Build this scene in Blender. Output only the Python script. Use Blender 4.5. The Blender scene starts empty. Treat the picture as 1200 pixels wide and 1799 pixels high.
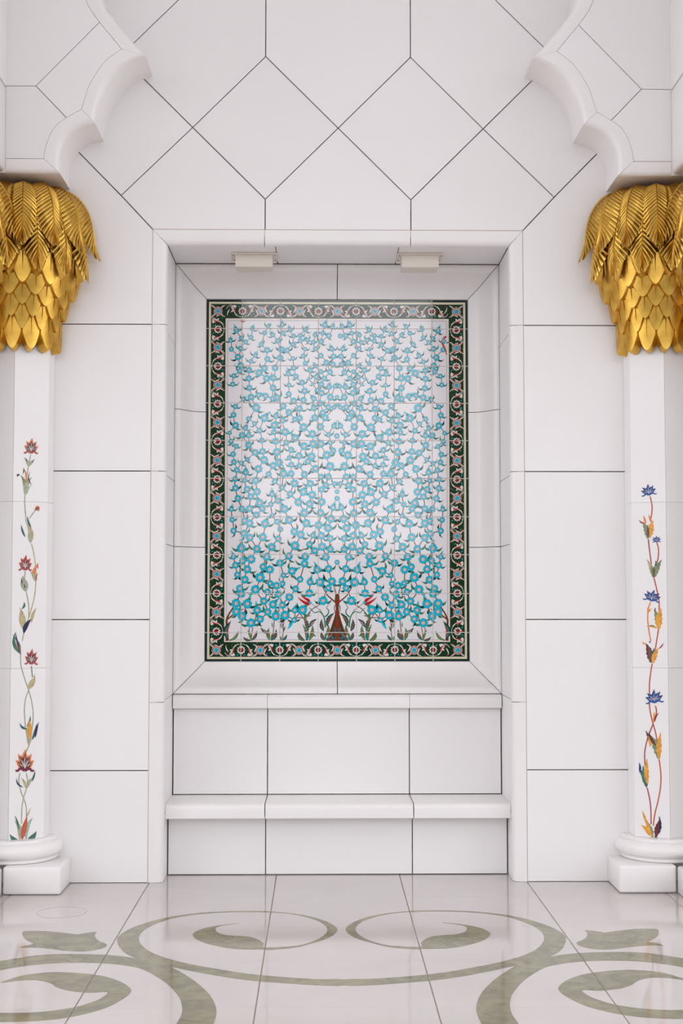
import bpy, bmesh, math, random
from mathutils import Vector, Matrix
from mathutils.geometry import tessellate_polygon
C = bpy.context.scene.collection
S = bpy.context.scene
R = math.radians
# ------------------------------------------------------------------ camera
F, CX, CY, CAMZ = 2500.0, 600.0, 899.5, 1.48
PITCH = math.atan(146.5 / F)
YAW = math.atan(37 * math.cos(PITCH) / F)
cam = bpy.data.cameras.new('camera')
cam.sensor_fit = 'VERTICAL'; cam.sensor_height = 36.0; cam.lens = F / 1799.0 * 36.0
cam.clip_start = 0.05; cam.clip_end = 500
camo = bpy.data.objects.new('camera', cam); C.objects.link(camo)
camo.location = (0, 0, CAMZ); camo.rotation_euler = (math.pi / 2 + PITCH, 0, -YAW)
S.camera = camo
# ------------------------------------------------------------------ world, light, exposure
W = bpy.data.worlds.new('World'); S.world = W; W.use_nodes = True
wn = W.node_tree; wn.nodes.clear()
wo = wn.nodes.new('ShaderNodeOutputWorld'); wb = wn.nodes.new('ShaderNodeBackground')
wb.inputs['Color'].default_value = (0.93, 0.95, 1.0, 1); wb.inputs['Strength'].default_value = 2.48
wn.links.new(wb.outputs[0], wo.inputs[0])
S.view_settings.view_transform = 'Standard'; S.view_settings.look = 'None'
S.view_settings.exposure = 0.0; S.view_settings.gamma = 1.0; S.view_settings.use_curve_mapping = False

# ------------------------------------------------------------------ measured layout (metres)
YW, YARCH, YRISER, YBACK, YPANEL = 7.45, 7.15, 7.65, 7.88, 8.02
NL, NR, ZSOFFIT = -0.812, 1.0, 3.335          # niche sides, soffit
XM, XC = 0.092, 0.102                          # mirror axes: wall pattern, columns
ZCEIL = 7.45

_fw = Vector((math.sin(YAW) * math.cos(PITCH), math.cos(YAW) * math.cos(PITCH), math.sin(PITCH)))
_rt = Vector((math.cos(YAW), -math.sin(YAW), 0)); _up = _rt.cross(_fw)
def ray(u, v): return _fw + _rt * ((u - CX) / F) + _up * ((CY - v) / F)
def on_y(u, v, y):                             # point of the wall plane Y = y measured at a photo pixel
    d = ray(u, v); k = y / d.y; return (d.x * k, CAMZ + d.z * k)
def on_floor(u, v):
    d = ray(u, v); k = -CAMZ / d.z; return (d.x * k, d.y * k)
def on_vplane(u, v, p, q):                     # vertical plane through plan points p, q -> 3D point
    n = Vector((q[1] - p[1], p[0] - q[0], 0)); d = ray(u, v)
    k = n.dot(Vector((p[0], p[1], 0))) / n.dot(d); return Vector((d.x * k, d.y * k, CAMZ + d.z * k))

# ------------------------------------------------------------------ materials
def lin(c):
    return tuple(((x / 255) / 12.92 if x <= 10 else ((x / 255 + 0.055) / 1.055) ** 2.4) for x in c)
def mat(name, col, rough=0.5, metal=0.0, noise=None, scale=3.0, bump=0.0, bscale=40, coat=0.0, spec=0.5, rand=0.0, detail=5, distort=0.0, ior=1.5):
    m = bpy.data.materials.new(name); m.use_nodes = True
    nt = m.node_tree; b = nt.nodes['Principled BSDF']
    b.inputs['Base Color'].default_value = (*col, 1)
    b.inputs['Roughness'].default_value = rough; b.inputs['Metallic'].default_value = metal
    b.inputs['Specular IOR Level'].default_value = spec; b.inputs['IOR'].default_value = ior
    if coat: b.inputs['Coat Weight'].default_value = coat; b.inputs['Coat Roughness'].default_value = 0.02
    tc = nt.nodes.new('ShaderNodeTexCoord'); out = None
    if noise:
        n = nt.nodes.new('ShaderNodeTexNoise'); n.inputs['Scale'].default_value = scale
        n.inputs['Detail'].default_value = detail; n.inputs['Distortion'].default_value = distort
        r = nt.nodes.new('ShaderNodeValToRGB'); r.color_ramp.elements[0].position = 0.35; r.color_ramp.elements[1].position = 0.65
        r.color_ramp.elements[0].color = (*noise, 1); r.color_ramp.elements[1].color = (*col, 1)
        nt.links.new(tc.outputs['Object'], n.inputs['Vector']); nt.links.new(n.outputs['Fac'], r.inputs[0]); out = r.outputs[0]
    if rand:
        oi = nt.nodes.new('ShaderNodeObjectInfo'); mr = nt.nodes.new('ShaderNodeMapRange')
        mr.inputs['To Min'].default_value = 1 - rand; mr.inputs['To Max'].default_value = 1 + rand * .4
        nt.links.new(oi.outputs['Random'], mr.inputs['Value'])
        mx = nt.nodes.new('ShaderNodeVectorMath'); mx.operation = 'SCALE'
        if out: nt.links.new(out, mx.inputs[0])
        else: mx.inputs[0].default_value = col
        nt.links.new(mr.outputs[0], mx.inputs['Scale']); out = mx.outputs[0]
    if out: nt.links.new(out, b.inputs['Base Color'])
    if bump:
        n2 = nt.nodes.new('ShaderNodeTexNoise'); n2.inputs['Scale'].default_value = bscale
        bp = nt.nodes.new('ShaderNodeBump'); bp.inputs['Strength'].default_value = bump; bp.inputs['Distance'].default_value = 0.01
        nt.links.new(tc.outputs['Object'], n2.inputs['Vector']); nt.links.new(n2.outputs['Fac'], bp.inputs['Height'])
        nt.links.new(bp.outputs[0], b.inputs['Normal'])
    return m
M = {}
M['marble'] = mat('white_marble', (.875, .847, .838), .33, noise=(.857, .827, .818), scale=1.3, rand=.02, distort=.8, detail=3)
M['marble_trim'] = mat('white_marble_moulding', (.87, .836, .823), .28, noise=(.85, .812, .797), scale=2.0, rand=.015)
M['joint'] = mat('dark_open_joint', (.035, .022, .02), .9, noise=(.34, .25, .2), scale=7, detail=2)
M['seam'] = mat('beige_seam', (.56, .46, .41), .8, noise=(.45, .36, .31), scale=9)
M['floor'] = mat('polished_floor_marble', (.59, .54, .52), .07, noise=(.565, .515, .495), scale=1.6, rand=.012, spec=.6, distort=1.2)
M['olive'] = mat('olive_green_marble', (.24, .215, .11), .09, noise=(.14, .135, .07), scale=7, detail=9, distort=1.6, spec=.6)
M['gold'] = mat('brushed_gold', (.77, .475, .095), .33, 1.0, noise=(.52, .29, .05), scale=9, bump=.06, bscale=60, rand=.10)
M['gold_dull'] = mat('aged_gold', (.58, .36, .12), .38, 1.0, noise=(.40, .24, .09), scale=14, bump=.08, bscale=60)
M['pier_dark'] = mat('added_pier_dark', (.10, .085, .07), .6, noise=(.07, .06, .05), scale=4)  # made-up dark tone for the unseen piers, keeps the side tiles' reflection dark
M['far_dark'] = mat('added_far_dark', (.06, .09, .05), .9, noise=(.03, .05, .025), scale=3)  # made-up dark tone for the unseen far block mirrored in the glaze
M['ground_dark'] = mat('added_ground_dark', (.05, .07, .09), 1.0, noise=(.04, .05, .07), scale=2, spec=0.0)  # made-up dark matt ground, so the lower tiles mirror little light
M['lamp'] = mat('cream_enamel', (.76, .69, .61), .4)
M['screw'] = mat('grey_screw', (.35, .32, .3), .35, .9)
M['grout'] = mat('cream_grout', (.70, .62, .52), .8, noise=(.58, .49, .38), scale=30)
def glaze(n, c): return mat('glaze_' + n, lin(c), .06, spec=.5, coat=.0, ior=1.78, bump=.012, bscale=9)
G = {n: glaze(n, c) for n, c in dict(white=(234, 230, 232), green=(4, 52, 26), edge=(2, 42, 34), cream=(226, 218, 190),
     aqua=(8, 192, 218), aqua_dark=(0, 120, 150), red=(186, 22, 38), pink=(214, 120, 130), leaf=(58, 120, 98), leaf_dark=(14, 58, 58),
     lime=(96, 150, 62), brown=(112, 62, 34), brown_dark=(66, 32, 18), lavender=(140, 138, 172), pale=(232, 222, 210), moss=(40, 92, 58)).items()}
GN = list(G)
def stone(n, c): return mat('inlay_' + n, lin(c), .3, noise=tuple(x * .72 for x in lin(c)), scale=60, detail=4)
ST = {n: stone(n, c) for n, c in dict(sage=(176, 178, 152), green=(66, 118, 96), teal=(44, 98, 102), navy=(24, 28, 78), sand=(196, 182, 138),
      orange=(232, 142, 88), amber=(236, 166, 62), coral=(206, 96, 72), rose=(176, 84, 86), wine=(122, 30, 60), plum=(84, 46, 74),
      maroon=(112, 36, 34), blue=(44, 92, 168), blue_dark=(24, 56, 120), mint=(168, 196, 176), olive=(132, 148, 108), white=(228, 216, 208),
      slate=(52, 72, 96), red=(176, 50, 52), brown=(110, 80, 66)).items()}

# ------------------------------------------------------------------ helpers
def link(name, me, parent=None, m=None):
    o = bpy.data.objects.new(name, me); C.objects.link(o)
    if parent is not None: o.parent = parent
    if m is not None and me is not None and not me.materials: me.materials.append(m)
    return o
def mesh(name, vs, fs, mats=None, idx=None, smooth=False):
    me = bpy.data.meshes.new(name); me.from_pydata([tuple(v) for v in vs], [], fs)
    for m in (mats or []): me.materials.append(m)
    if idx: me.polygons.foreach_set('material_index', idx)
    if smooth: me.polygons.foreach_set('use_smooth', [True] * len(me.polygons))
    me.validate(); me.update(); return me
def tag(o, label, cat, group=None):
    o['label'] = label; o['category'] = cat
    if group: o['group'] = group
    return o
def struct(o): o['kind'] = 'structure'; return o
def empty(name, loc=(0, 0, 0)):
    o = bpy.data.objects.new(name, None); C.objects.link(o); o.location = loc; o.empty_display_size = .1; return o
class MB:
    def __init__(s): s.v = []; s.f = []; s.i = []
    def add(s, vs, fs, i=0):
        n = len(s.v); s.v += [tuple(v) for v in vs]; s.f += [tuple(n + k for k in f) for f in fs]; s.i += [i] * len(fs)
    def box(s, x0, x1, y0, y1, z0, z1, i=0):
        s.add([(x, y, z) for x in (x0, x1) for y in (y0, y1) for z in (z0, z1)],
              [(0, 1, 3, 2), (4, 6, 7, 5), (0, 4, 5, 1), (2, 3, 7, 6), (0, 2, 6, 4), (1, 5, 7, 3)], i)
    def build(s, name, m, parent=None, smooth=False):
        ms = m if isinstance(m, list) else [m]
        return link(name, mesh(name, s.v, s.f, ms, s.i, smooth), parent)
def bevel(me, w, seg=2, smooth=True, angle=30):
    bm = bmesh.new(); bm.from_mesh(me); bmesh.ops.remove_doubles(bm, verts=bm.verts, dist=1e-6)
    bmesh.ops.recalc_face_normals(bm, faces=bm.faces)
    ed = [e for e in bm.edges if len(e.link_faces) == 2 and e.calc_face_angle(0) > R(angle)]
    bmesh.ops.bevel(bm, geom=ed, offset=w, segments=seg, affect='EDGES', profile=.5)
    bm.to_mesh(me); bm.free()
    if smooth:
        me.polygons.foreach_set('use_smooth', [True] * len(me.polygons))
        me.set_sharp_from_angle(angle=R(35))
    return me
def box_obj(name, x0, x1, y0, y1, z0, z1, m, parent=None, bv=0.0, seg=2):
    b = MB(); b.box(x0, x1, y0, y1, z0, z1); o = b.build(name, m, parent)
    if bv: bevel(o.data, bv, seg)
    return o
def area(p): return sum(p[i][0] * p[(i + 1) % len(p)][1] - p[(i + 1) % len(p)][0] * p[i][1] for i in range(len(p))) / 2
def inset(p, d):
    n = len(p); out = []
    if area(p) < 0: p = p[::-1]
    for i in range(n):
        a, b, c = Vector(p[i - 1]), Vector(p[i]), Vector(p[(i + 1) % n])
        d1 = (b - a).normalized(); d2 = (c - b).normalized()
        n1 = Vector((-d1.y, d1.x)); n2 = Vector((-d2.y, d2.x)); k = max(0.35, 1 + n1.dot(n2))
        out.append(tuple(b + (n1 + n2) * (d / k)))
    return out
GAP = 0.0026
def slab(name, poly, front, depth, m, parent, gap=GAP, ch=0.0012, mapf=None):
    """A stone slab: 2D outline shrunk by half a joint, thickness away from the viewer, tiny chamfer. mapf(u, v, d) -> 3D."""
    if mapf is None: mapf = lambda u, v, d: (u, front + d, v)
    a = inset(poly, gap); b = inset(a, ch); n = len(a)
    vs = [mapf(*p, 0) for p in b] + [mapf(*p, ch) for p in a] + [mapf(*p, depth) for p in a]
    tri = tessellate_polygon([[Vector((x, y, 0)) for x, y in b]])
    fs = [tuple(t) for t in tri] if n > 4 else [tuple(range(n))]
    for i in range(n):
        j = (i + 1) % n
        fs += [(i, i + n, j + n, j), (i + n, i + 2 * n, j + 2 * n, j + n)]
    fs.append(tuple(range(3 * n - 1, 2 * n - 1, -1)))
    me = mesh(name, vs, fs, [m])
    bm = bmesh.new(); bm.from_mesh(me); bmesh.ops.recalc_face_normals(bm, faces=bm.faces); bm.to_mesh(me); bm.free()
    return link(name, me, parent)
def smooth_path(p, k=5, closed=False):
    n = len(p); out = []
    rng = range(n) if closed else range(n - 1)
    for i in rng:
        g = (lambda j: p[j % n]) if closed else (lambda j: p[min(max(j, 0), n - 1)])
        a, b, c, d = g(i - 1), g(i), g(i + 1), g(i + 2)
        for s in range(k):
            t = s / k
            out.append(tuple(.5 * ((2 * b[q]) + (-a[q] + c[q]) * t + (2 * a[q] - 5 * b[q] + 4 * c[q] - d[q]) * t * t + (-a[q] + 3 * b[q] - 3 * c[q] + d[q]) * t ** 3) for q in range(len(b))))
    if not closed: out.append(tuple(p[-1]))
    return out
def profile_sweep(name, profs, m, parent, smooth=True, caps=True, ang=40):
    """Loft between matching 3D profiles (closed loops)."""
    n = len(profs[0]); vs = [v for p in profs for v in p]; fs = []
    for k in range(len(profs) - 1):
        for i in range(n):
            j = (i + 1) % n; fs.append((k * n + i, k * n + j, (k + 1) * n + j, (k + 1) * n + i))
    if caps: fs += [tuple(range(n)), tuple(range(len(vs) - 1, len(vs) - n - 1, -1))]
    me = mesh(name, vs, fs, [m]); bm = bmesh.new(); bm.from_mesh(me); bmesh.ops.recalc_face_normals(bm, faces=bm.faces); bm.to_mesh(me); bm.free()
    if smooth: me.polygons.foreach_set('use_smooth', [True] * len(me.polygons)); me.set_sharp_from_angle(angle=R(ang))
    return link(name, me, parent)

# ================================================================== LARGE STRUCTURE
# ---- back wall with its niche
wall = MB(); T = 0.022
yb = YW + T
wall.box(-3.6, NL - .03, yb, 8.5, -.2, ZCEIL)
wall.box(NR + .03, 3.8, yb, 8.5, -.2, ZCEIL)
wall.box(NL - .03, NR + .03, yb, 8.5, ZSOFFIT + .03, ZCEIL)
wall_back = struct(wall.build('wall_back', M['joint']))
def u2x(u): return XM + u
P = []                                          # panels in (offset, z), mirrored where marked
def both(p): P.append([(XM + u, z) for u, z in p]); P.append([(XM - u, z) for u, z in p][::-1])
def one(p): P.append([(XM + u, z) for u, z in p])
q = .387; z1, z2, z3, zt = 4.3535, 3.966, 3.58, 3.415
one([(0, z2), (q, z1), (q, 5.127), (0, 5.514), (-q, 5.127), (-q, z1)])
both([(q, z1), (0, z2), (q, z3), (2 * q, z2)])
one([(-q, z3), (0, z2), (q, z3), (q, zt), (-q, zt)])
both([(q, z3), (2 * q, z2), (1.151, 3.597), (.981, zt), (q, zt)])
both([(2 * q, z2), (3 * q, z1), (1.52, 3.975), (1.151, 3.597)])
both([(q, z1), (2 * q, z2), (3 * q, z1), (q, 5.127)])
both([(q, 5.127), (3 * q, z1), (1.9, 5.1), (1.9, ZCEIL), (q, ZCEIL)])
both([(3 * q, z1), (1.52, 3.975), (1.9, 4.36), (1.9, 5.1)])
one([(0, 5.514), (q, 5.127), (q, ZCEIL), (-q, ZCEIL), (-q, 5.127)])
both([(.981, zt), (1.151, 3.597), (1.52, 3.975), (2.6, 3.975), (2.6, 2.908), (.981, 2.908)])
zr = [2.908, 2.131, 1.354, .574, 0]
for a, b in zip(zr, zr[1:]): both([(.981, b), (2.6, b), (2.6, a), (.981, a)])
for p in P: slab('marble_panel', p, YW, .016, M['marble'], wall_back)
# ---- floor
fl = MB(); fl.box(-3.6, 3.8, 3.94, 8.5, -.2, -.004)
fl.box(-14, 14, -6, 3.95, -.2, 0); fl.box(-14, -2.8376, 3.95, 8.5, -.2, 0); fl.box(3.0264, 14, 3.95, 8.5, -.2, 0)
floor = struct(fl.build('floor', [M['seam'], M['floor']])); floor.data.polygons.foreach_set('material_index', [0] * 6 + [1] * 18)
FX = [-.883 + .6515 * k for k in range(-3, 7)]; FY = [7.72, 7.09, 6.465, 5.84, 5.21, 4.58, 3.95]
for i in range(len(FX) - 1):
    for j in range(len(FY) - 1):
        x0, x1, y0, y1 = FX[i], FX[i + 1], FY[j + 1], FY[j]
        g = .0024
        b = MB(); c = .001
        vs = [(x0 + g + c, y0 + .0006, 0), (x1 - g - c, y0 + .0006, 0), (x1 - g - c, y1 - .0006, 0), (x0 + g + c, y1 - .0006, 0),
              (x0 + g, y0 + .0004, -c), (x1 - g, y0 + .0004, -c), (x1 - g, y1 - .0004, -c), (x0 + g, y1 - .0004, -c),
              (x0 + g, y0 + .0004, -.02), (x1 - g, y0 + .0004, -.02), (x1 - g, y1 - .0004, -.02), (x0 + g, y1 - .0004, -.02)]
        fs = [(0, 1, 2, 3)] + [(k, k + 4, (k + 1) % 4 + 4, (k + 1) % 4) for k in range(4)] + [(k + 4, k + 8, (k + 1) % 4 + 8, (k + 1) % 4 + 4) for k in range(4)] + [(11, 10, 9, 8)]
        b.add(vs, [f[::-1] if n and n < 9 else f for n, f in enumerate(fs)])
        b.build('floor_slab', M['floor'], floor)
# ---- ceiling; dark piers added behind the camera to shape the tile reflections
struct(box_obj('ceiling', -7, 7, -4.6, 8.5, ZCEIL, ZCEIL + .3, M['marble']))
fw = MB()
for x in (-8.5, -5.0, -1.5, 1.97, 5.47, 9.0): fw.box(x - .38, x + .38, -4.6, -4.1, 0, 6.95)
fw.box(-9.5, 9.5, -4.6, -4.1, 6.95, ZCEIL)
struct(fw.build('added_piers', M['pier_dark']))
far = MB(); far.box(-40, 40, -42, -38, -.2, 3.3); struct(far.build('added_far_block', M['far_dark']))  # unseen dark block, added to end the bright reflection low on the tiles

gr = MB(); gr.box(-60, 60, -80, -5.9, -.4, -.05); struct(gr.build('ground', M['ground_dark']))  # unseen ground outside, darkness invented for the tile reflections

# ---- rounded trim round the niche opening (flush strip, quarter-round nose, reveal behind)
trim = struct(empty('trim_1', (XM, YW, 0)))
def rel(o, root):                                # children were built in world coordinates
    o.matrix_parent_inverse = Matrix.Translation(root.location).inverted(); return o
def nose(sgn, xo, xi, r=.03):
    """plan section of the side trim, sgn=+1 for the left side (niche lies to +x)"""
    pts = [(xo, YW + .03), (xo, YW + .001), (xo + sgn * .001, YW)]
    for k in range(7):
        a = k / 6 * math.pi / 2; pts.append((xi - sgn * r + sgn * r * math.sin(a), YW + r - r * math.cos(a)))
    pts += [(xi, YW + .045), (xi - sgn * .02, YW + .045)]
    return pts
for xo_, xi_ in ((XM - .981, NL - .042), (NR + .042, XM + .981)):
    o = box_obj('joint_filler', xo_ - .004, xi_ + .004, YW + .0015, YW + .021, 0.0, zt + .003, M['seam'], trim); rel(o, trim)
o = box_obj('joint_filler', XM - .98, XM + .98, YW + .0016, YW + .0205, ZSOFFIT + .042, zt + .004, M['seam'], trim); rel(o, trim)
zs = [0, 1.0 - .075, 2.131, 2.908, None]
for sgn, xo, xi in ((1, XM - .981 + .001, NL), (-1, XM + .981 - .001, NR)):
    pts = nose(sgn, xo, xi)
    for a, b in zip(zs, zs[1:]):
        lo = [(x, y, a + .0016) for x, y in pts]
        if b is not None: hi = [(x, y, b - .0016) for x, y in pts]
        else: hi = [(x, y, zt - .001 - (zt - ZSOFFIT) * max(0, min(1, (x - xo) / (xi - xo))) - .0012) for x, y in pts]
        rel(profile_sweep('trim_stone', [lo, hi], M['marble_trim'], trim), trim)
r = .03
def top_sec(x, k):                               # section of the lintel trim in (y, z), k selects the mitre
    pts = [(YW + .03, zt - .001), (YW + .001, zt - .001), (YW, zt - .002)]
    for i in range(7):
        a = i / 6 * math.pi / 2; pts.append((YW + r - r * math.cos(a), ZSOFFIT + r - r * math.sin(a)))
    pts += [(YW + .045, ZSOFFIT), (YW + .045, ZSOFFIT + .02)]
    res = []
    for y, z in pts:
        f = (z - ZSOFFIT) / (zt - ZSOFFIT)
        xx = x if k == 0 else (NL - f * (NL - (XM - .981)) + .0012 if k < 0 else NR + f * (XM + .981 - NR) - .0012)
        res.append((xx, y, z))
    return res
xs = [(None, -1), (-.298, 0), (.477, 0), (None, 1)]
for (a, ka), (b, kb) in zip(xs, xs[1:]):
    rel(profile_sweep('trim_stone', [top_sec(a + .0016 if a is not None else 0, ka), top_sec(b - .0016 if b is not None else 0, kb)], M['marble_trim'], trim), trim)
# ---- niche reveals and soffit
rv = struct(MB().build('wall_niche', M['joint'])) if False else None
nb = MB()
nb.box(NL - .03, NL - .0105, YW + .03, 8.3, 0, ZSOFFIT + .03); nb.box(NR + .0105, NR + .03, YW + .03, 8.3, 0, ZSOFFIT + .03)
nb.box(NL - .03, NR + .03, YW + .03, 8.3, ZSOFFIT + .0105, ZSOFFIT + .03)
nb.box(NL - .03, NR + .03, 8.06, 8.3, 0, ZSOFFIT + .03)
niche = struct(nb.build('wall_niche', M['joint']))
zj = [0, .349, .935, 1.75, 2.112, 2.868, ZSOFFIT]
for a, b in zip(zj, zj[1:]):
    slab('reveal_panel', [(YW + .045, a), (8.055, a), (8.055, b), (YW + .045, b)], 0, .012, M['marble'], niche, gap=.0016, mapf=lambda u, v, d: (NL - d, u, v))
    slab('reveal_panel', [(YW + .045, a), (8.055, a), (8.055, b), (YW + .045, b)], 0, .012, M['marble'], niche, gap=.0016, mapf=lambda u, v, d: (NR + d, u, v))
for a, b in ((NL, -.241), (-.241, .418), (.418, NR)):
    slab('soffit_panel', [(a, YW + .045), (b, YW + .045), (b, YBACK + .0), (a, YBACK + .0)], 0, .012, M['marble'], niche, gap=.0022, mapf=lambda u, v, d: (u, v, ZSOFFIT + d))
# ---- moulded stone surround of the tile picture
SX0, SX1, SZ0, SZ1 = NL + .002, NR - .002, .940, ZSOFFIT - .004
PX0, PX1, PZ0, PZ1 = -.650, .839, 1.109, 3.162
sur = struct(empty('trim_2', (XM, YBACK, 0)))
prof = [(0, .0), (.09, .0), (.2, .012), (.36, .06), (.55, .098), (.75, .118), (1.0, .126)]
prof = smooth_path(prof, 4)                      # (fraction across, depth)
def sur_pt(side, t, along, d):
    """side L/R/B/T; t across 0 outer..1 inner; along = coordinate, clipped at the mitre lines"""
    if side in 'LR':
        xo, xi = (SX0, PX0) if side == 'L' else (SX1, PX1); x = xo + (xi - xo) * t
        lo = SZ0 + (PZ0 - SZ0) * t; hi = SZ1 + (PZ1 - SZ1) * t; return (x, YBACK + d, min(max(along, lo), hi))
    zo, zi = (SZ0, PZ0) if side == 'B' else (SZ1, PZ1); z = zo + (zi - zo) * t
    lo = SX0 + (PX0 - SX0) * t; hi = SX1 + (PX1 - SX1) * t; return (min(max(along, lo), hi), YBACK + d, z)
def sur_piece(side, a, b, ga, gb):
    e = .0018
    def sec(al, g):
        s = [Vector(sur_pt(side, t, al, d)) for t, d in prof] + [Vector(sur_pt(side, 1, al, .15)), Vector(sur_pt(side, 0, al, .15))]
        ax = 2 if side in 'LR' else 0
        for p in s: p[ax] += g
        return [tuple(p) for p in s]
    rel(profile_sweep('surround_stone', [sec(a, ga), sec(b, -gb)], M['marble_trim'], sur, ang=45), sur)
for side in 'LR':
    zz = [-9, 1.75, 2.515, 99]
    for a, b in zip(zz, zz[1:]): sur_piece(side, a, b, .0018, .0018)
for side in 'BT':
    for a, b in ((-9, .094), (.094, 99)): sur_piece(side, a, b, .0022, .0022)
# ================================================================== BENCH IN THE NICHE
bench = empty('stone_bench', (XM, YRISER, 0))
tag(bench, 'white marble bench built into the niche, under the tile picture', 'bench')
JX = [NL + .004, -.290, .490, NR - .004]
core = MB(); core.box(NL + .002, NR - .002, YRISER + .02, 8.05, .001, .33); core.box(NL + .002, NR - .002, YBACK + .03, 8.05, .33, .92)
rel(core.build('core', M['joint'], bench), bench)
for a, b in zip(JX, JX[1:]):
    rel(slab('riser_panel', [(a, .002), (b, .002), (b, .312), (a, .312)], YRISER, .018, M['marble'], bench), bench)
    rel(slab('backrest_panel', [(a, .391), (b, .391), (b, .86), (a, .86)], YBACK + .006, .02, M['marble'], bench), bench)
    def sec(x, ys):  # seat slab: rounded upper front edge
        z0, z1s, rr, yf, yk = ys
        pts = [(yk, z0), (yf + .004, z0), (yf, z0 + .004)]
        for i in range(6):
            an = i / 5 * math.pi / 2; pts.append((yf + rr - rr * math.cos(an), z1s - rr + rr * math.sin(an)))
        pts.append((yk, z1s)); return [(x, y, z) for y, z in pts]
    e = .0024
    rel(profile_sweep('seat_slab', [sec(a + e - (.005 if a == JX[0] else 0), (.312, .389, .026, 7.53, YBACK + .02)), sec(b - e + (.005 if b == JX[-1] else 0), (.312, .389, .026, 7.53, YBACK + .02))], M['marble_trim'], bench), bench)
    rel(profile_sweep('ledge_moulding', [sec(a + .001, (.861, .936, .030, YBACK - .035, YBACK + .05)), sec(b - .001, (.861, .936, .030, YBACK - .035, YBACK + .05))], M['marble_trim'], bench), bench)

# ================================================================== CUSPED ARCH (stones of the corner piers and the arch band)
arch = struct(empty('trim_3', (XM, YARCH, 3.627)))
def px7(l, y): return [on_y(u, v, y) for u, v in l]
I1 = px7([(123, 333), (122, 312), (125, 292), (132, 276), (143, 263), (160, 253), (182, 248)], YW)
O1 = px7([(77, 279), (80, 260), (85, 245), (90, 233), (100, 219), (117, 207), (143, 192)], YARCH)
I2 = px7([(182, 248), (185, 228), (193, 203), (206, 178), (222, 158), (245, 142), (268, 133)], YW)
O2 = px7([(143, 192), (150, 170), (157, 150), (167, 133), (178, 116), (190, 103), (214, 86)], YARCH)
I3 = px7([(256, 97), (233, 72), (200, 32), (180, 0)], YARCH)
O3 = px7([(214, 86), (196, 64), (170, 32), (150, -2)], YARCH)
I1[-1] = I2[0]; I2[-1] = I3[0]; I1[0] = (I1[0][0], 3.627)
I3 += [(-1.155, 4.72), (-1.13, 4.90), (-1.02, 5.06), (-.86, 5.13)]
O3 += [(-1.255, 4.72), (-1.22, 4.95), (-1.08, 5.14), (-.88, 5.225)]
I4 = [(-.86, 5.13), (-.82, 5.28), (-.66, 5.44), (-.42, 5.54), (-.15, 5.60), (XM, 5.74)]
O4 = [(-.88, 5.225), (-.90, 5.34), (-.72, 5.53), (-.45, 5.64), (-.2, 5.70), (XM, 5.85)]
XIN = -1.605                                    # inner face of the cross wall, left side
def mir(p): return (2 * (XM + .004) - p[0],) + tuple(p[1:])
def band(I, O, flip, rr=.035):
    k = 5
    I = smooth_path(I, k); O = smooth_path(O, k); profs = []
    for n, (a, b) in enumerate(zip(I, O)):
        a = Vector(a); b = Vector(b); d = (b - a); L = d.length; d /= L
        sec = [(b.x, YARCH + .02, b.y), (b.x, YARCH, b.y)]
        for i in range(6):
            an = i / 5 * math.pi / 2; w = rr - rr * math.sin(an); p = a + d * w
            sec.append((p.x, YARCH + rr - rr * math.cos(an), p.y))
        sec.append((a.x, YW + .002, a.y)); p = a + d * .02; sec.append((p.x, YW + .002, p.y)); p = a + d * min(.06, L * .7)
        sec.append((p.x, YARCH + .05, p.y))
        profs.append(sec)
    # leave a hairline joint at both ends
    def sh(pf, pg, amt): return [tuple(Vector(x).lerp(Vector(y), amt)) for x, y in zip(pf, pg)]
    profs[0] = sh(profs[0], profs[1], .05); profs[-1] = sh(profs[-1], profs[-2], .05)
    if flip: profs = [[mir(v) for v in s] for s in profs]
    rel(profile_sweep('arch_stone', profs, M['marble_trim'], arch, ang=50), arch)
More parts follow.
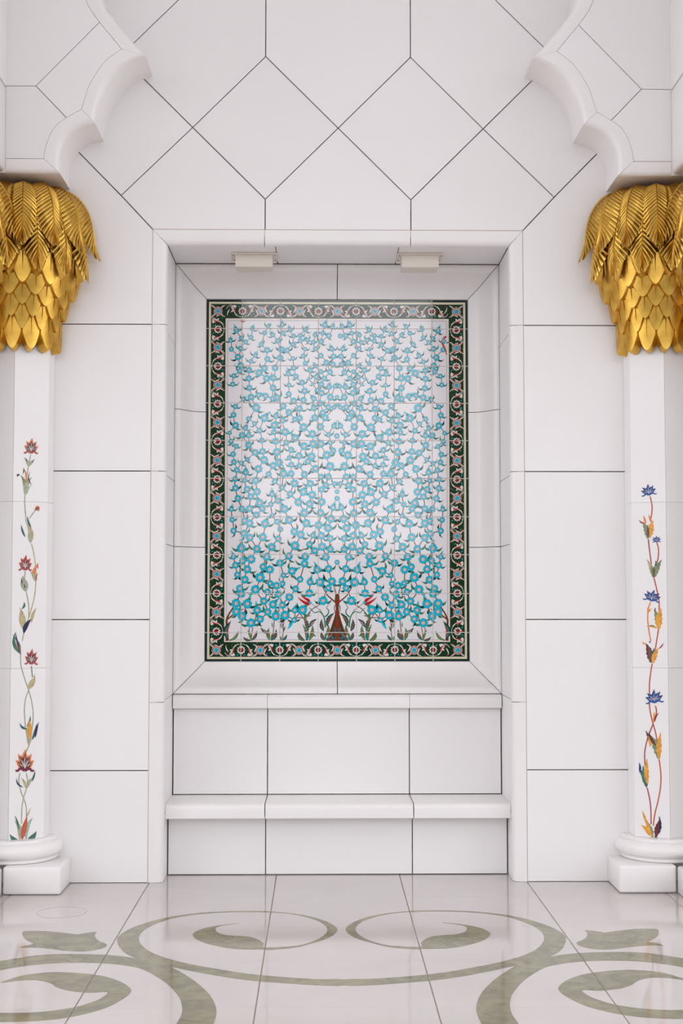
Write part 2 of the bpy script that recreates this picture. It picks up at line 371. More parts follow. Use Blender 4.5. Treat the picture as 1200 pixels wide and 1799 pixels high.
for flip in (0, 1):
    for I, O in ((I1, O1), (I2, O2), (I3, O3), (I4, O4)): band(I, O, flip)
    # bottom course, horizontal
    z0 = 3.627; xo, xi = XIN, O1[0][0]; zo = O1[0][1]; rr = .022
    def bsec(x, x2):
        pts = [(YARCH + .02, zo - .001, 0), (YARCH, zo - .001, 0)]
        for i in range(6):
            an = i / 5 * math.pi / 2; pts.append((YARCH + rr - rr * math.cos(an), z0 + rr - rr * math.sin(an), 1))
        pts += [(YW + .002, z0, 1), (YW + .002, z0 + .03, 1)]
        return [((x + (x2 - x) * (zo - z) / (zo - z0)), y, z) for y, z, k in pts]
    s = [bsec(xo + .001, xo + .001), bsec(xi - .0012, I1[0][0] - .0012)]
    if flip: s = [[mir(v) for v in t] for t in s]
    rel(profile_sweep('arch_stone', s, M['marble_trim'], arch), arch)
    # spandrel panels flush with the band
    A, B, Cc, D = px7([(14, 151), (63, 151), (117, 206.5), (177, 42)], YARCH)
    o1 = smooth_path(O1, 5); o2 = smooth_path(O2, 5); o3 = smooth_path(O3, 5); o4 = smooth_path(O4, 5)
    A = (XIN - .004, A[1])
    k1 = min(range(len(o1)), key=lambda i: (Vector(o1[i]) - Vector(Cc)).length); Cc = o1[k1]
    k3 = min(range(len(o3)), key=lambda i: (Vector(o3[i]) - Vector(D)).length); D = o3[k3]
    sp = [[A, B] + o1[k1::-1] + [(XIN - .004, zo)], [B, D] + o3[:k3][::-1] + o2[::-1][1:] + o1[k1:][::-1][1:], [B, A, (XIN - .004, ZCEIL), (XM, ZCEIL)] + o4[::-1] + o3[k3:][::-1][1:]]
    for p in sp:
        cl = []
        for t in p:
            if not cl or (Vector(cl[-1]) - Vector(t)).length > .003: cl.append(tuple(t))
        if (Vector(cl[0]) - Vector(cl[-1])).length < .003: cl.pop()
        if flip: cl = [mir(t) for t in cl]
        rel(slab('spandrel_panel', cl, YARCH, .02, M['marble'], arch, gap=.0016, ch=.0006), arch)
    # masonry core behind and the cross wall towards the viewer
    sg = -1 if not flip else 1
    c = MB(); xa, xb = sorted([(XM + .004) + sg * (XM + .004 - XIN), (XM + .004) + sg * (XM + .004 - O1[0][0] - .03)])
    c.box(xa, xb, YARCH + .021, YW - .001, 3.66, ZCEIL)
    rel(c.build('core', M['seam'], arch), arch)
    X = (XM + .004) + sg * (XM + .004 - XIN)
    cw = empty('trim_4' if not flip else 'trim_5', (X, 6.8, 3.627)); struct(cw)
    x0, x1 = sorted([X, X + sg * .9])
    zz = [3.627, 4.073, 5.0, ZCEIL]
    for a, b in zip(zz, zz[1:]):
        o = box_obj('pier_stone', x0, x1, 6.62, YARCH - .0008 if True else 0, a + .0012, b - .0012, M['marble'], cw, bv=.02 if a < 3.7 else .002, seg=4); rel(o, cw)
    o = box_obj('pier_stone', x0 + (0 if flip else 0), x1, YARCH + .001, YW - .002, 3.627, ZCEIL, M['marble'], cw); rel(o, cw)

# ================================================================== COLUMNS
def lathe(name, prof, cx, cy, m, parent, seg=64, ang=30):
    vs = []; fs = []; n = len(prof)
    for k in range(seg):
        a = 2 * math.pi * k / seg
        vs += [(cx + r * math.cos(a), cy + r * math.sin(a), z) for r, z in prof]
    for k in range(seg):
        k2 = (k + 1) % seg
        for i in range(n - 1): fs.append((k * n + i, k2 * n + i, k2 * n + i + 1, k * n + i + 1))
    fs.append(tuple(k * n + n - 1 for k in range(seg))); fs.append(tuple(k * n for k in range(seg))[::-1])
    me = mesh(name, vs, fs, [m], smooth=True); me.set_sharp_from_angle(angle=R(ang))
    return rel(link(name, me, parent), parent)
def side_x(s, off): return XC + s * off           # s=+1 right, -1 left
COLS = []; COLS2 = []
SHZ = [.252, 1.110, 1.959, 2.80]
def torus_prof():
    p = [(.16, .139), (.215, .139), (.217, .142), (.217, .152), (.213, .156)]
    for i in range(13):
        a = -math.pi * .42 + i / 12 * math.pi * .84; p.append((.200 + .0445 * math.cos(a), .1965 + .0405 * math.sin(a)))
    p += [(.213, .236), (.211, .240), (.211, .249), (.208, .252), (.10, .252)]
    return p
def plinth(s, o0, o1, y0, y1, parent):
    x0, x1 = sorted((side_x(s, o0), side_x(s, o1)))
    return rel(box_obj('plinth', x0, x1, y0, y1, .002, .137, M['marble_trim'], parent, bv=.012, seg=3), parent)
for s in (-1, 1):
    nm = 'left' if s < 0 else 'right'
    col = empty('engaged_column', (side_x(s, 1.67), 7.42, 0)); COLS.append(col)
    tag(col, ('white marble column with red flower inlay and gold palm capital, left of the niche' if s < 0 else
              'white marble column with blue flower inlay and gold palm capital, right of the niche'), 'column')
    plinth(s, 1.386, 1.6725, 7.15, YW - .001, col)
    lathe('base_ring', torus_prof(), side_x(s, 1.67), 7.42, M['marble_trim'], col)
    # many-sided shaft: facets as separate slabs per course
    plan = [(1.50, YW - .001), (1.507, 7.332), (1.67, 7.258), (1.833, 7.332), (1.84, YW - .001)]
    pl = [(side_x(s, o), y) for o, y in plan]
    cc = MB(); ctr = Vector((side_x(s, 1.67), 7.47))
    inn = [tuple(Vector(p).lerp(ctr, .16)) for p in pl]
    inn[0] = (inn[0][0], YW - .001); inn[-1] = (inn[-1][0], YW - .001)
    n = len(inn); vs = [(x, y, .2) for x, y in inn] + [(x, y, 2.8) for x, y in inn]
    cc.add(vs, [(i, (i + 1) % n, (i + 1) % n + n, i + n) for i in range(n)]); rel(cc.build('core', M['seam'], col), col)
    for a, b in zip(SHZ, SHZ[1:]):
        for i in range(4):
            p, q2 = Vector(pl[i]), Vector(pl[i + 1]); pi, qi = Vector(inn[i]), Vector(inn[i + 1])
            d = (q2 - p).normalized(); g = .0007
            seam = (i in (1, 2)); p2 = p + d * (g if i == 2 else .0002); q3 = q2 - d * (g if i == 1 else .0002)
            vs = [(p2.x, p2.y, a + .0005), (q3.x, q3.y, a + .0005), (q3.x, q3.y, b - .0005), (p2.x, p2.y, b - .0005),
                  (pi.x, pi.y, a + .0005), (qi.x, qi.y, a + .0005), (qi.x, qi.y, b - .0005), (pi.x, pi.y, b - .0005)]
            me = mesh('shaft_slab', vs, [(0, 1, 2, 3), (0, 4, 5, 1), (1, 5, 6, 2), (2, 6, 7, 3), (3, 7, 4, 0), (7, 6, 5, 4)], [M['marble']])
            bm = bmesh.new(); bm.from_mesh(me); bmesh.ops.recalc_face_normals(bm, faces=bm.faces); bm.to_mesh(me); bm.free()
            rel(link('shaft_slab', me, col), col)
    # neighbour column of the pier, nearer the viewer
    c2 = empty('corner_column', (side_x(s, 2.02), 7.12, 0))
    tag(c2, 'corner column with gold palm capital, mostly cut off by the %s edge of the picture' % nm, 'column')
    COLS2.append(c2)
    plinth(s, 1.674, 2.36, 6.80, 7.149, c2)
    lathe('base_ring', torus_prof(), side_x(s, 2.02), 7.12, M['marble_trim'], c2)
    rr8 = .18
    for a, b in zip(SHZ, SHZ[1:]):
        b8 = MB(); vs = []
        for z in (a + .001, b - .001): vs += [(side_x(s, 2.02) + rr8 * math.cos(R(22.5 + 45 * k)), 7.12 + rr8 * math.sin(R(22.5 + 45 * k)), z) for k in range(8)]
        b8.add(vs, [(k, (k + 1) % 8, (k + 1) % 8 + 8, k + 8) for k in range(8)] + [tuple(range(8))[::-1], tuple(range(8, 16))])
        rel(b8.build('shaft_drum', M['marble'], c2), c2)

# ---- gold palm capitals
def scale_mesh(w, h, prot, lift, ex=.60, kk=1.45):
    """shield-shaped scale, tip at the bottom: raised face, bevelled flanks running out to a larger base outline"""
    TS = (1.0, .80, .62, .46, .32, .20, .10, .035)
    def curve(f, dz, top):
        L_ = [(-w * f * min(1, (t * kk) ** ex), dz + t * top) for t in TS]
        return L_ + [(0, dz)] + [(-x, z) for x, z in L_[::-1]]
    face = curve(.80, 0, h * .93); base = curve(1.06, -.22 * w * 1.6, h); n = len(face)
    def yo(x, z): return -(prot * (1 - .75 * max(0, z) / h)) + .30 * x * x / w
    vs = [(x, yo(x, z), z) for x, z in face] + [(x, yo(x, z) * .25 + lift * .3 + .010, z) for x, z in base]
    c0 = len(vs); vs += [(0, yo(0, h * t) + .0012, h * t) for t in (.93, .70, .47, .24)]
    fs = []; L = list(range(0, 9)); Rr = list(range(16, 7, -1)); mids = [c0, c0, c0 + 1, c0 + 1, c0 + 2, c0 + 2, c0 + 3, c0 + 3, 8]
    for side in (L, Rr):
        for k in range(8):
            lp = tuple(dict.fromkeys((side[k], side[k + 1], mids[k + 1], mids[k])))
            if len(lp) > 2: fs.append(lp if side is L else lp[::-1])
    for i in range(n - 1): fs.append((i, i + n, i + n + 1, i + 1))
    k0 = len(vs); zt_, zb_ = h * .92, h * .34; ww = w * .05
    vs += [(-ww, yo(0, zt_) + .001, zt_), (ww, yo(0, zt_) + .001, zt_), (0, yo(0, zb_) - .0006, zb_), (0, yo(0, zt_) - .0035, zt_), (0, yo(0, h * .56) - .0035, h * .56)]
    fs += [(k0, k0 + 2, k0 + 4, k0 + 3), (k0 + 1, k0 + 3, k0 + 4, k0 + 2)]
    me = mesh('scale', vs, fs, [M['gold']]); bm = bmesh.new(); bm.from_mesh(me); bmesh.ops.recalc_face_normals(bm, faces=bm.faces); bm.to_mesh(me); bm.free()
    me.polygons.foreach_set('use_smooth', [True] * len(me.polygons)); me.set_sharp_from_angle(angle=R(24)); return me
ROWS = [  # tip height, radius at the tip, phase
    (2.745, .190, 1), (2.852, .200, 0), (2.915, .220, 1), (2.972, .246, 0), (3.020, .270, 1), (3.066, .294, 0), (3.110, .318, 1)]
NS = 14
SM = []
for i, (z, rd, ph) in enumerate(ROWS):
    if i < 5: h = ROWS[i + 2][0] - z + .018; sl = math.atan2(ROWS[i + 2][1] - rd, ROWS[i + 2][0] - z)
    else: h = .17 if i == 5 else .24; sl = .24 if i == 5 else .04
    SM.append((scale_mesh(math.pi * (rd + .022) / NS * (1.04 if i else 1.12), h, .040 if i else .044, .02, *((.60, 1.45) if i else (.50, 2.1))), sl))
def leaf_mesh(prof, wmax, nl, mname, seed):
    """palm leaf: midrib follows prof (radius, height) in the local -y/z plane, leaflets as ridged blades on both sides"""
    rnd = random.Random(seed); P_ = smooth_path(prof, 8); n = len(P_) - 1
    ds = [0]
    for i in range(n): ds.append(ds[-1] + math.hypot(P_[i + 1][0] - P_[i][0], P_[i + 1][1] - P_[i][1]))
    Lt = ds[-1]
    def at(t):
        t = max(0, min(1, t)) * Lt; i = 0
        while i < n - 1 and ds[i + 1] < t: i += 1
        k = (t - ds[i]) / (ds[i + 1] - ds[i]); r_ = P_[i][0] + (P_[i + 1][0] - P_[i][0]) * k; z_ = P_[i][1] + (P_[i + 1][1] - P_[i][1]) * k
        dr, dz = P_[i + 1][0] - P_[i][0], P_[i + 1][1] - P_[i][1]; l = math.hypot(dr, dz); return r_, z_, (-dz / l, dr / l)
    def width(t): return wmax * (.50 + .50 * math.sin(min(1, t / .45) * math.pi / 2)) * (1 if t < .55 else max(0.12, 1 - ((t - .55) / .47) ** 1.6))
    def pt(t, s, lift=0.0):                       # s = lateral metres
        r_, z_, nn = at(t); drop = .24 * abs(s) + .55 * s * s / .1
        r2 = r_ - (nn[0] * -1 if False else 0); out = nn if nn[0] > 0 else (-nn[0], -nn[1])
        return (s, -(r_ - drop * abs(out[0]) + out[0] * lift), z_ - drop * out[1] * .6 + out[1] * lift)
    vs = []; fs = []
    # under-sheet
    K = 14
    for i in range(K + 1):
        t = i / K * .96; w = width(t) * .86
        vs += [pt(t, -w, -.012), pt(t, -w * .5, -.010), pt(t, 0, -.008), pt(t, w * .5, -.010), pt(t, w, -.012)]
    for i in range(K):
        for j in range(4): a = i * 5 + j; fs.append((a, a + 5, a + 6, a + 1))
    for sx in (-1, 1):
        for i in range(nl):
            t0 = .0 + i / nl * .93; adv = .115 + .05 * t0; t1 = min(1.03, t0 + adv); w = width(min(1, t1)) * (1 + .05 * rnd.uniform(-1, 1)); hw = .46 * .93 / nl
            tm = (t0 + t1) / 2
            a0, a1 = pt(t0 - hw, .0, .0025), pt(t0 + hw, .0, .0025); ac = pt(t0, 0, .0065)
            m0, m1 = pt(tm - hw * 1.1, sx * w * .55, .0015), pt(tm + hw * 1.1, sx * w * .55, .0015); mc = pt(tm, sx * w * .55, .0060)
            e0, e1 = pt(t1 - hw * .8, sx * w * .95, .0005), pt(t1 + hw * .8, sx * w * .95, .0005); ec = pt(t1, sx * w * .97, .0035); tip = pt(min(1.06, t1 + .018), sx * w * 1.03, .002)
            k = len(vs); vs += [a0, ac, a1, m0, mc, m1, e0, ec, e1, tip]
            fs += [(k, k + 3, k + 4, k + 1), (k + 1, k + 4, k + 5, k + 2), (k + 3, k + 6, k + 7, k + 4), (k + 4, k + 7, k + 8, k + 5), (k + 6, k + 9, k + 7), (k + 7, k + 9, k + 8)]
    # midrib
    k0 = len(vs); K = 26
    for i in range(K + 1):
        t = i / K * 1.04; w = .0032 * (1.15 - t) + (.0008 if i % 2 else 0); vs += [pt(t, -w, .004), pt(t, 0, .0125 - .006 * t), pt(t, w, .004)]
    for i in range(K):
        for j in range(2): a = k0 + i * 3 + j; fs.append((a, a + 3, a + 4, a + 1))
    me = mesh(mname, vs, fs, [M['gold']]); bm = bmesh.new(); bm.from_mesh(me); bmesh.ops.recalc_face_normals(bm, faces=bm.faces); bm.to_mesh(me); bm.free()
    return me
UP = [(.17, 3.600), (.235, 3.592), (.295, 3.555), (.345, 3.48), (.372, 3.39), (.388, 3.30), (.415, 3.225)]
LO = [(.20, 3.50), (.29, 3.47), (.335, 3.38), (.362, 3.28), (.375, 3.19), (.385, 3.095)]
LU = [leaf_mesh(UP, .088, 22, 'palm_leaf', k) for k in range(2)]
LL = [leaf_mesh(LO, .080, 19, 'palm_leaf', 7 + k) for k in range(2)]
def capital(s, off, cy, column, amin, amax):
    cx = side_x(s, off)
    body = [(.10, 2.79), (.158, 2.80), (.172, 2.82), (.190, 2.88), (.215, 2.96), (.240, 3.02), (.275, 3.08), (.305, 3.15), (.315, 3.25), (.295, 3.37), (.25, 3.47), (.17, 3.53), (.10, 3.58)]
    cap = lathe('capital', [(r_, z_ ) for r_, z_ in body], cx, cy, M['gold'], column, 48)
    inv = cap.matrix_parent_inverse.copy()
    def fix(o, w): o.matrix_basis = w; return o    # the capital's own frame equals the world frame
    face = math.degrees(math.atan2(-cx, cy))      # direction of the scale column seen in the middle of the capital
    for (z, rd, ph), (me, sl) in zip(ROWS, SM):
        for k in range(NS):
            a = face + (k + (.5 if ph else 0)) * 360 / NS; a = (a + 180) % 360 - 180
            if not amin <= a <= amax: continue
            o = link('scale', me, cap)
            o.matrix_basis = Matrix.Translation((cx, cy, z)) @ Matrix.Rotation(R(a), 4, 'Z') @ Matrix.Translation((0, -rd + .014, 0)) @ Matrix.Rotation(sl, 4, 'X')
    rnd = random.Random(5 + s)
    ref = -35.5 if s > 0 else 35.5
    for k in range(15):
        for off_, arr in ((0, LU), (12, LL)):
            a = ref - s * 24 * (k - 7) + s * off_; a = (a + 180) % 360 - 180
            if not amin - 4 <= a <= amax + 4: continue
            o = link('palm_leaf', arr[k % 2], cap)
            o.matrix_basis = Matrix.Translation((cx, cy, rnd.uniform(-.004, .004))) @ Matrix.Rotation(R(a), 4, 'Z')
    cap['label'] = 'gold capital of overlapping scales under drooping palm leaves'; return cap
for s_, c_ in zip((-1, 1), COLS):
    capital(s_, 1.67, 7.42, c_, -88 if s_ > 0 else -62, 62 if s_ > 0 else 88)
for s_, c_ in zip((-1, 1), COLS2): capital(s_, 2.02, 7.12, c_, -100, 100)

# ================================================================== INLAID FLOWERS ON THE SHAFTS
def strip_tris(path, w0, w1):
    """2D polyline -> triangles of a tapering stroke"""
    p = smooth_path(path, 5) if len(path) > 2 else [tuple(x) for x in path]; n = len(p); L = []; Rr = []
    for i, a in enumerate(p):
        b = p[min(i + 1, n - 1)]; c = p[max(i - 1, 0)]; dx, dy = b[0] - c[0], b[1] - c[1]; l = math.hypot(dx, dy) or 1
        w = (w0 + (w1 - w0) * i / max(1, n - 1)) / 2; L.append((a[0] - dy / l * w, a[1] + dx / l * w)); Rr.append((a[0] + dy / l * w, a[1] - dx / l * w))
    T_ = []
    for i in range(n - 1): T_ += [(L[i], Rr[i], Rr[i + 1]), (L[i], Rr[i + 1], L[i + 1])]
    return T_
def leaf_tris(bx, by, tx, ty, w, bend=0.0, n=8, serr=0.0):
    dx, dy = tx - bx, ty - by; l = math.hypot(dx, dy) or 1; nx, ny = -dy / l, dx / l; L = []; Rr = []
    for i in range(n + 1):
        t = i / n; c = bend * l * 4 * t * (1 - t); ww = w / 2 * math.sin(math.pi * min(1, t ** .8 * 1.0)) if 0 < t < 1 else 0
        if serr and 0 < t < 1: ww *= 1 + (serr if i % 2 else -serr)
        x, y = bx + dx * t + nx * c, by + dy * t + ny * c; L.append((x + nx * ww, y + ny * ww)); Rr.append((x - nx * ww, y - ny * ww))
    T_ = []
    for i in range(n):
        if i: T_.append((L[i], Rr[i], Rr[i + 1]))
        if i < n - 1: T_.append((L[i], Rr[i + 1] if i else Rr[1], L[i + 1]))
        if i == 0: T_[-1:] = [(L[0], Rr[1], L[1])]
    return T_
def inlay(name, parent, s, tris, stone_name, lift):
    pl = [(side_x(s, 1.507), 7.332), (side_x(s, 1.67), 7.258)]
    nrm = Vector((pl[1][1] - pl[0][1], pl[0][0] - pl[1][0], 0)).normalized()
    if nrm.y > 0: nrm = -nrm
    vs = []; fs = []
    for t in tris:
        k = len(vs)
        for u, v in t: vs.append(on_vplane(u, v, *pl) + nrm * lift)
        for u, v in t: vs.append(on_vplane(u, v, *pl) - nrm * .0006)
        fs += [(k, k + 1, k + 2)]
    me = mesh(name, vs, fs, [ST[stone_name]]); bm = bmesh.new(); bm.from_mesh(me); bmesh.ops.remove_doubles(bm, verts=bm.verts, dist=2e-6)
    for v in [v for v in bm.verts if not v.link_faces]: bm.verts.remove(v)
    for f in bm.faces:
        if f.normal.dot(nrm) < 0: f.normal_flip()
    bnd = [e for e in bm.edges if len(e.link_faces) == 1]
    ex = bmesh.ops.extrude_edge_only(bm, edges=bnd); nv = [g for g in ex['geom'] if isinstance(g, bmesh.types.BMVert)]
    for v in nv: v.co -= nrm * (lift + .0006)
    bm.to_mesh(me); bm.free(); return rel(link(name, me, parent), parent)
def lily(parent, s, bx, by, h, hw, pal, tilt=0.0):
    """stylised inlay lily: petals fan from the base; pal = (outer, inner, core, tip)"""
    outer, inner, light, lip = pal
    def tf(x, y):
        c, sn = math.cos(tilt), math.sin(tilt); return (bx + x * c - y * sn, by - (x * sn + y * c))
    O_ = []; I_ = []; Wt = []; Lp = []
    for ax, ay, w in ((-.95, .52, .26), (.95, .52, .26), (-.72, .80, .24), (.72, .80, .24), (-.40, .72, .22), (.40, .74, .22), (.10, 1.0, .28)):
        tx, ty = tf(ax * hw, ay * h); bxx, byy = tf(ax * hw * .10, h * .12)
        O_ += leaf_tris(bxx, byy, tx, ty, w * h * 1.05, .06 * (1 if ax < 0 else -1), 6)
        mx, my = tf(ax * hw * .80, ay * h * .84 + .02 * h); I_ += leaf_tris(bxx, byy, mx, my, w * h * .62, .05 * (1 if ax < 0 else -1), 5)
        m2 = tf(ax * hw * .70, ay * h * .74 + .02 * h); Wt += leaf_tris(*tf(ax * hw * .2, h * .2 + ay * h * .05), *m2, w * h * .14, .05 * (1 if ax < 0 else -1), 4)
    for sx in (-1, 1): Lp += strip_tris([tf(0, h * .08), tf(sx * hw * .45, h * .17), tf(sx * hw * .75, h * .06), tf(sx * hw * .95, h * .10)], h * .13, h * .07)
    Wt += leaf_tris(*tf(0, h * .16), *tf(0, h * .42), h * .10, 0, 4)
    inlay('petal_inlay', parent, s, O_, outer, .0019); inlay('petal_inlay', parent, s, I_, inner, .0020); inlay('petal_inlay', parent, s, Wt, light, .0022); inlay('petal_inlay', parent, s, Lp, lip, .0021)
LC, RC = COLS
def stems(col, s, name, L, w=2.0):
    for k, (p, c) in enumerate(L): inlay('stem_inlay', col, s, strip_tris(p, w, w), c, .0003 + .00002 * k)
def leaves(col, s, L, serr=0.0):
    for k, (b, t, w, bend, c) in enumerate(L): inlay('leaf_inlay', col, s, leaf_tris(*b, *t, w, bend, 10, serr), c, .0007 + .00002 * k)
stems(LC, -1, '', [([(54, 799), (50.5, 815), (47, 838), (44.5, 866)], 'sage'), ([(44, 869), (43.4, 884), (45.5, 913), (46, 918)], 'sage'),
    ([(55, 955), (58, 966), (61, 982), (62.8, 1002), (63, 1022), (60.7, 1047), (55, 1070), (50, 1087), (43, 1108), (39, 1126)], 'sand'),
    ([(63.5, 895), (57, 903), (51.5, 911)], 'sage'), ([(44, 1004), (43.5, 1016)], 'sage'), ([(46, 1040), (50, 1060), (50.8, 1076), (50, 1086)], 'sage'),
    ([(36, 1149), (37, 1170), (43, 1191), (50.5, 1213)], 'sage'), ([(55, 1170), (56, 1180), (57, 1190)], 'olive'),
    ([(50.5, 1213), (45.5, 1225), (42.9, 1243), (43.5, 1262), (46, 1285), (50.5, 1310)], 'sage'),
    ([(50.5, 1213), (55, 1230), (58, 1250), (57.5, 1270), (53, 1300), (50.5, 1311)], 'sage'), ([(50.5, 1311), (47, 1318), (44, 1326)], 'sage'),
    ([(46, 1358), (48.3, 1372), (46.6, 1385), (41.5, 1401), (38.5, 1420), (37.7, 1447)], 'sage'),
    ([(35, 1358), (33, 1372), (36.5, 1390), (42, 1404), (46, 1418), (46.6, 1436)], 'sage')])
leaves(LC, -1, [
    ((50, 820), (43, 805), 5, .1, 'sage'), ((50, 820), (60, 808), 6, -.1, 'sage'), ((49, 812), (42, 804), 1.6, .1, 'slate'), ((57, 814), (61, 806), 1.8, -.1, 'teal'),
    ((44, 871), (36, 834), 8, .12, 'olive'), ((44.5, 871), (56, 838), 9, -.12, 'sage'), ((47, 869), (56, 851), 3, -.1, 'mint'),
    ((35, 834), (30, 838), 4, .3, 'slate'), ((44.5, 845), (41, 822), 3.2, .12, 'orange'), ((40, 833), (41, 821), 1.8, .1, 'slate'), ((57, 853), (53.5, 827), 2.2, -.2, 'slate'), ((46, 848), (49, 840), 3, 0, 'orange'),
    ((53.5, 955), (45, 917), 9, .12, 'sand'), ((54, 955), (55, 925), 6, -.1, 'sage'), ((44.5, 944), (37, 921), 3.6, -.05, 'teal'), ((55, 927), (48, 906), 3.6, -.08, 'teal'),
    ((62, 1022), (68, 989), 7, -.16, 'orange'), ((67, 1000), (67.5, 988), 2, -.1, 'coral'), ((61, 1021), (53, 1004), 5, .1, 'sage'), ((65, 1020), (68, 1006), 2.5, -.2, 'rose'),
    ((46, 1040), (38, 1012), 7, .12, 'sage'), ((46, 1040), (42, 1010), 8, -.14, 'sage'), ((39, 1026), (37.3, 1015), 2.4, 0, 'slate'), ((44.5, 1034), (41.5, 1024), 2, 0, 'slate'),
    ((42, 1110), (34, 1066), 7, .08, 'sand'), ((43, 1108), (37, 1070), 6, -.1, 'sand'), ((38, 1070), (42, 1057), 4, .2, 'green'),
    ((55, 1095), (64.5, 1067), 5.5, -.08, 'sand'), ((41.5, 1113), (55.5, 1087), 8, -.10, 'navy'),
    ((36, 1150), (22, 1115), 4.2, .10, 'teal'), ((35, 1149), (26, 1129), 5.5, .12, 'orange'), ((36.5, 1150), (27, 1110), 3.4, -.02, 'slate'), ((38, 1150), (28, 1109), 6, -.20, 'green'),
    ((49, 1212), (61, 1184), 7, .10, 'sand'), ((51, 1212), (62, 1190), 5, -.14, 'sand'),
    ((50, 1311), (42, 1275), 8, .14, 'sand'), ((51, 1310), (55, 1285), 6, -.1, 'sage'), ((48, 1281), (34.5, 1270), 4, -.18, 'teal'), ((47, 1277), (53, 1257), 3.6, .1, 'green'), ((52, 1298), (52, 1264), 8, .0, 'amber'),
    ((56, 1300), (64, 1272), 4.5, .05, 'teal'), ((62, 1296), (68, 1268), 4, -.04, 'navy'),
    ((45, 1385), (37, 1366), 5, .1, 'sand'), ((47, 1385), (58, 1366), 6, -.1, 'sage'), ((42, 1383), (29, 1366), 3.2, -.22, 'slate'), ((56, 1373), (62, 1354), 3.4, .02, 'teal'),
    ((34, 1475), (25, 1441), 9, .16, 'sage'), ((33, 1458), (25.5, 1432), 3.4, .05, 'green'), ((33, 1477), (17, 1465), 7, -.16, 'green'), ((46, 1475), (58, 1436), 8, -.12, 'mint'), ((47, 1435), (54, 1419), 2.2, 0, 'sand'),
    ((38, 1476), (47.5, 1433), 9, .0, 'coral'), ((48, 1475), (64, 1460), 8, .14, 'green')])
for a in ((54.2, 798, 29, 13, ('orange', 'plum', 'white', 'rose'), -.05), (44, 1003.5, 29, 12, ('coral', 'wine', 'white', 'rose'), -.04), (54.7, 1168.5, 29, 12, ('coral', 'plum', 'white', 'rose'), -.04),
          (43.5, 1357, 41, 17, ('orange', 'maroon', 'white', 'wine'), .0), (64.5, 897, 10, 5, ('orange', 'wine', 'orange', 'rose'), -.3)): lily(LC, -1, *a)
stems(RC, 1, '', [([(1142.2, 872), (1145.3, 886), (1145.5, 898), (1143.5, 912)], 'coral'), ([(1139, 947), (1141, 965), (1144.5, 991)], 'rose'), ([(1149, 1015), (1154, 1036), (1157.8, 1056), (1158, 1087), (1156.6, 1107), (1154, 1124), (1151, 1143)], 'coral'),
    ([(1146, 1166), (1144, 1177), (1141.2, 1200), (1141, 1220), (1141, 1239), (1144, 1258), (1147.5, 1272), (1151.8, 1287), (1156, 1311)], 'coral'), ([(1158, 1334), (1161, 1358), (1160.6, 1382), (1156, 1408), (1151, 1428), (1147.5, 1451)], 'coral'),
    ([(1154, 953), (1157, 965), (1156.3, 980), (1154, 989)], 'coral'), ([(1143, 1058), (1139.3, 1069), (1138, 1087), (1140, 1107), (1143.5, 1127)], 'orange'),
    ([(1151.5, 1240), (1153.4, 1248), (1153, 1258)], 'coral'), ([(1147.5, 1272), (1141.5, 1287), (1135.6, 1306), (1132.5, 1326), (1134, 1350)], 'rose'), ([(1137, 1384), (1141.7, 1405), (1143.6, 1425), (1144, 1448)], 'rose')], 2.3)
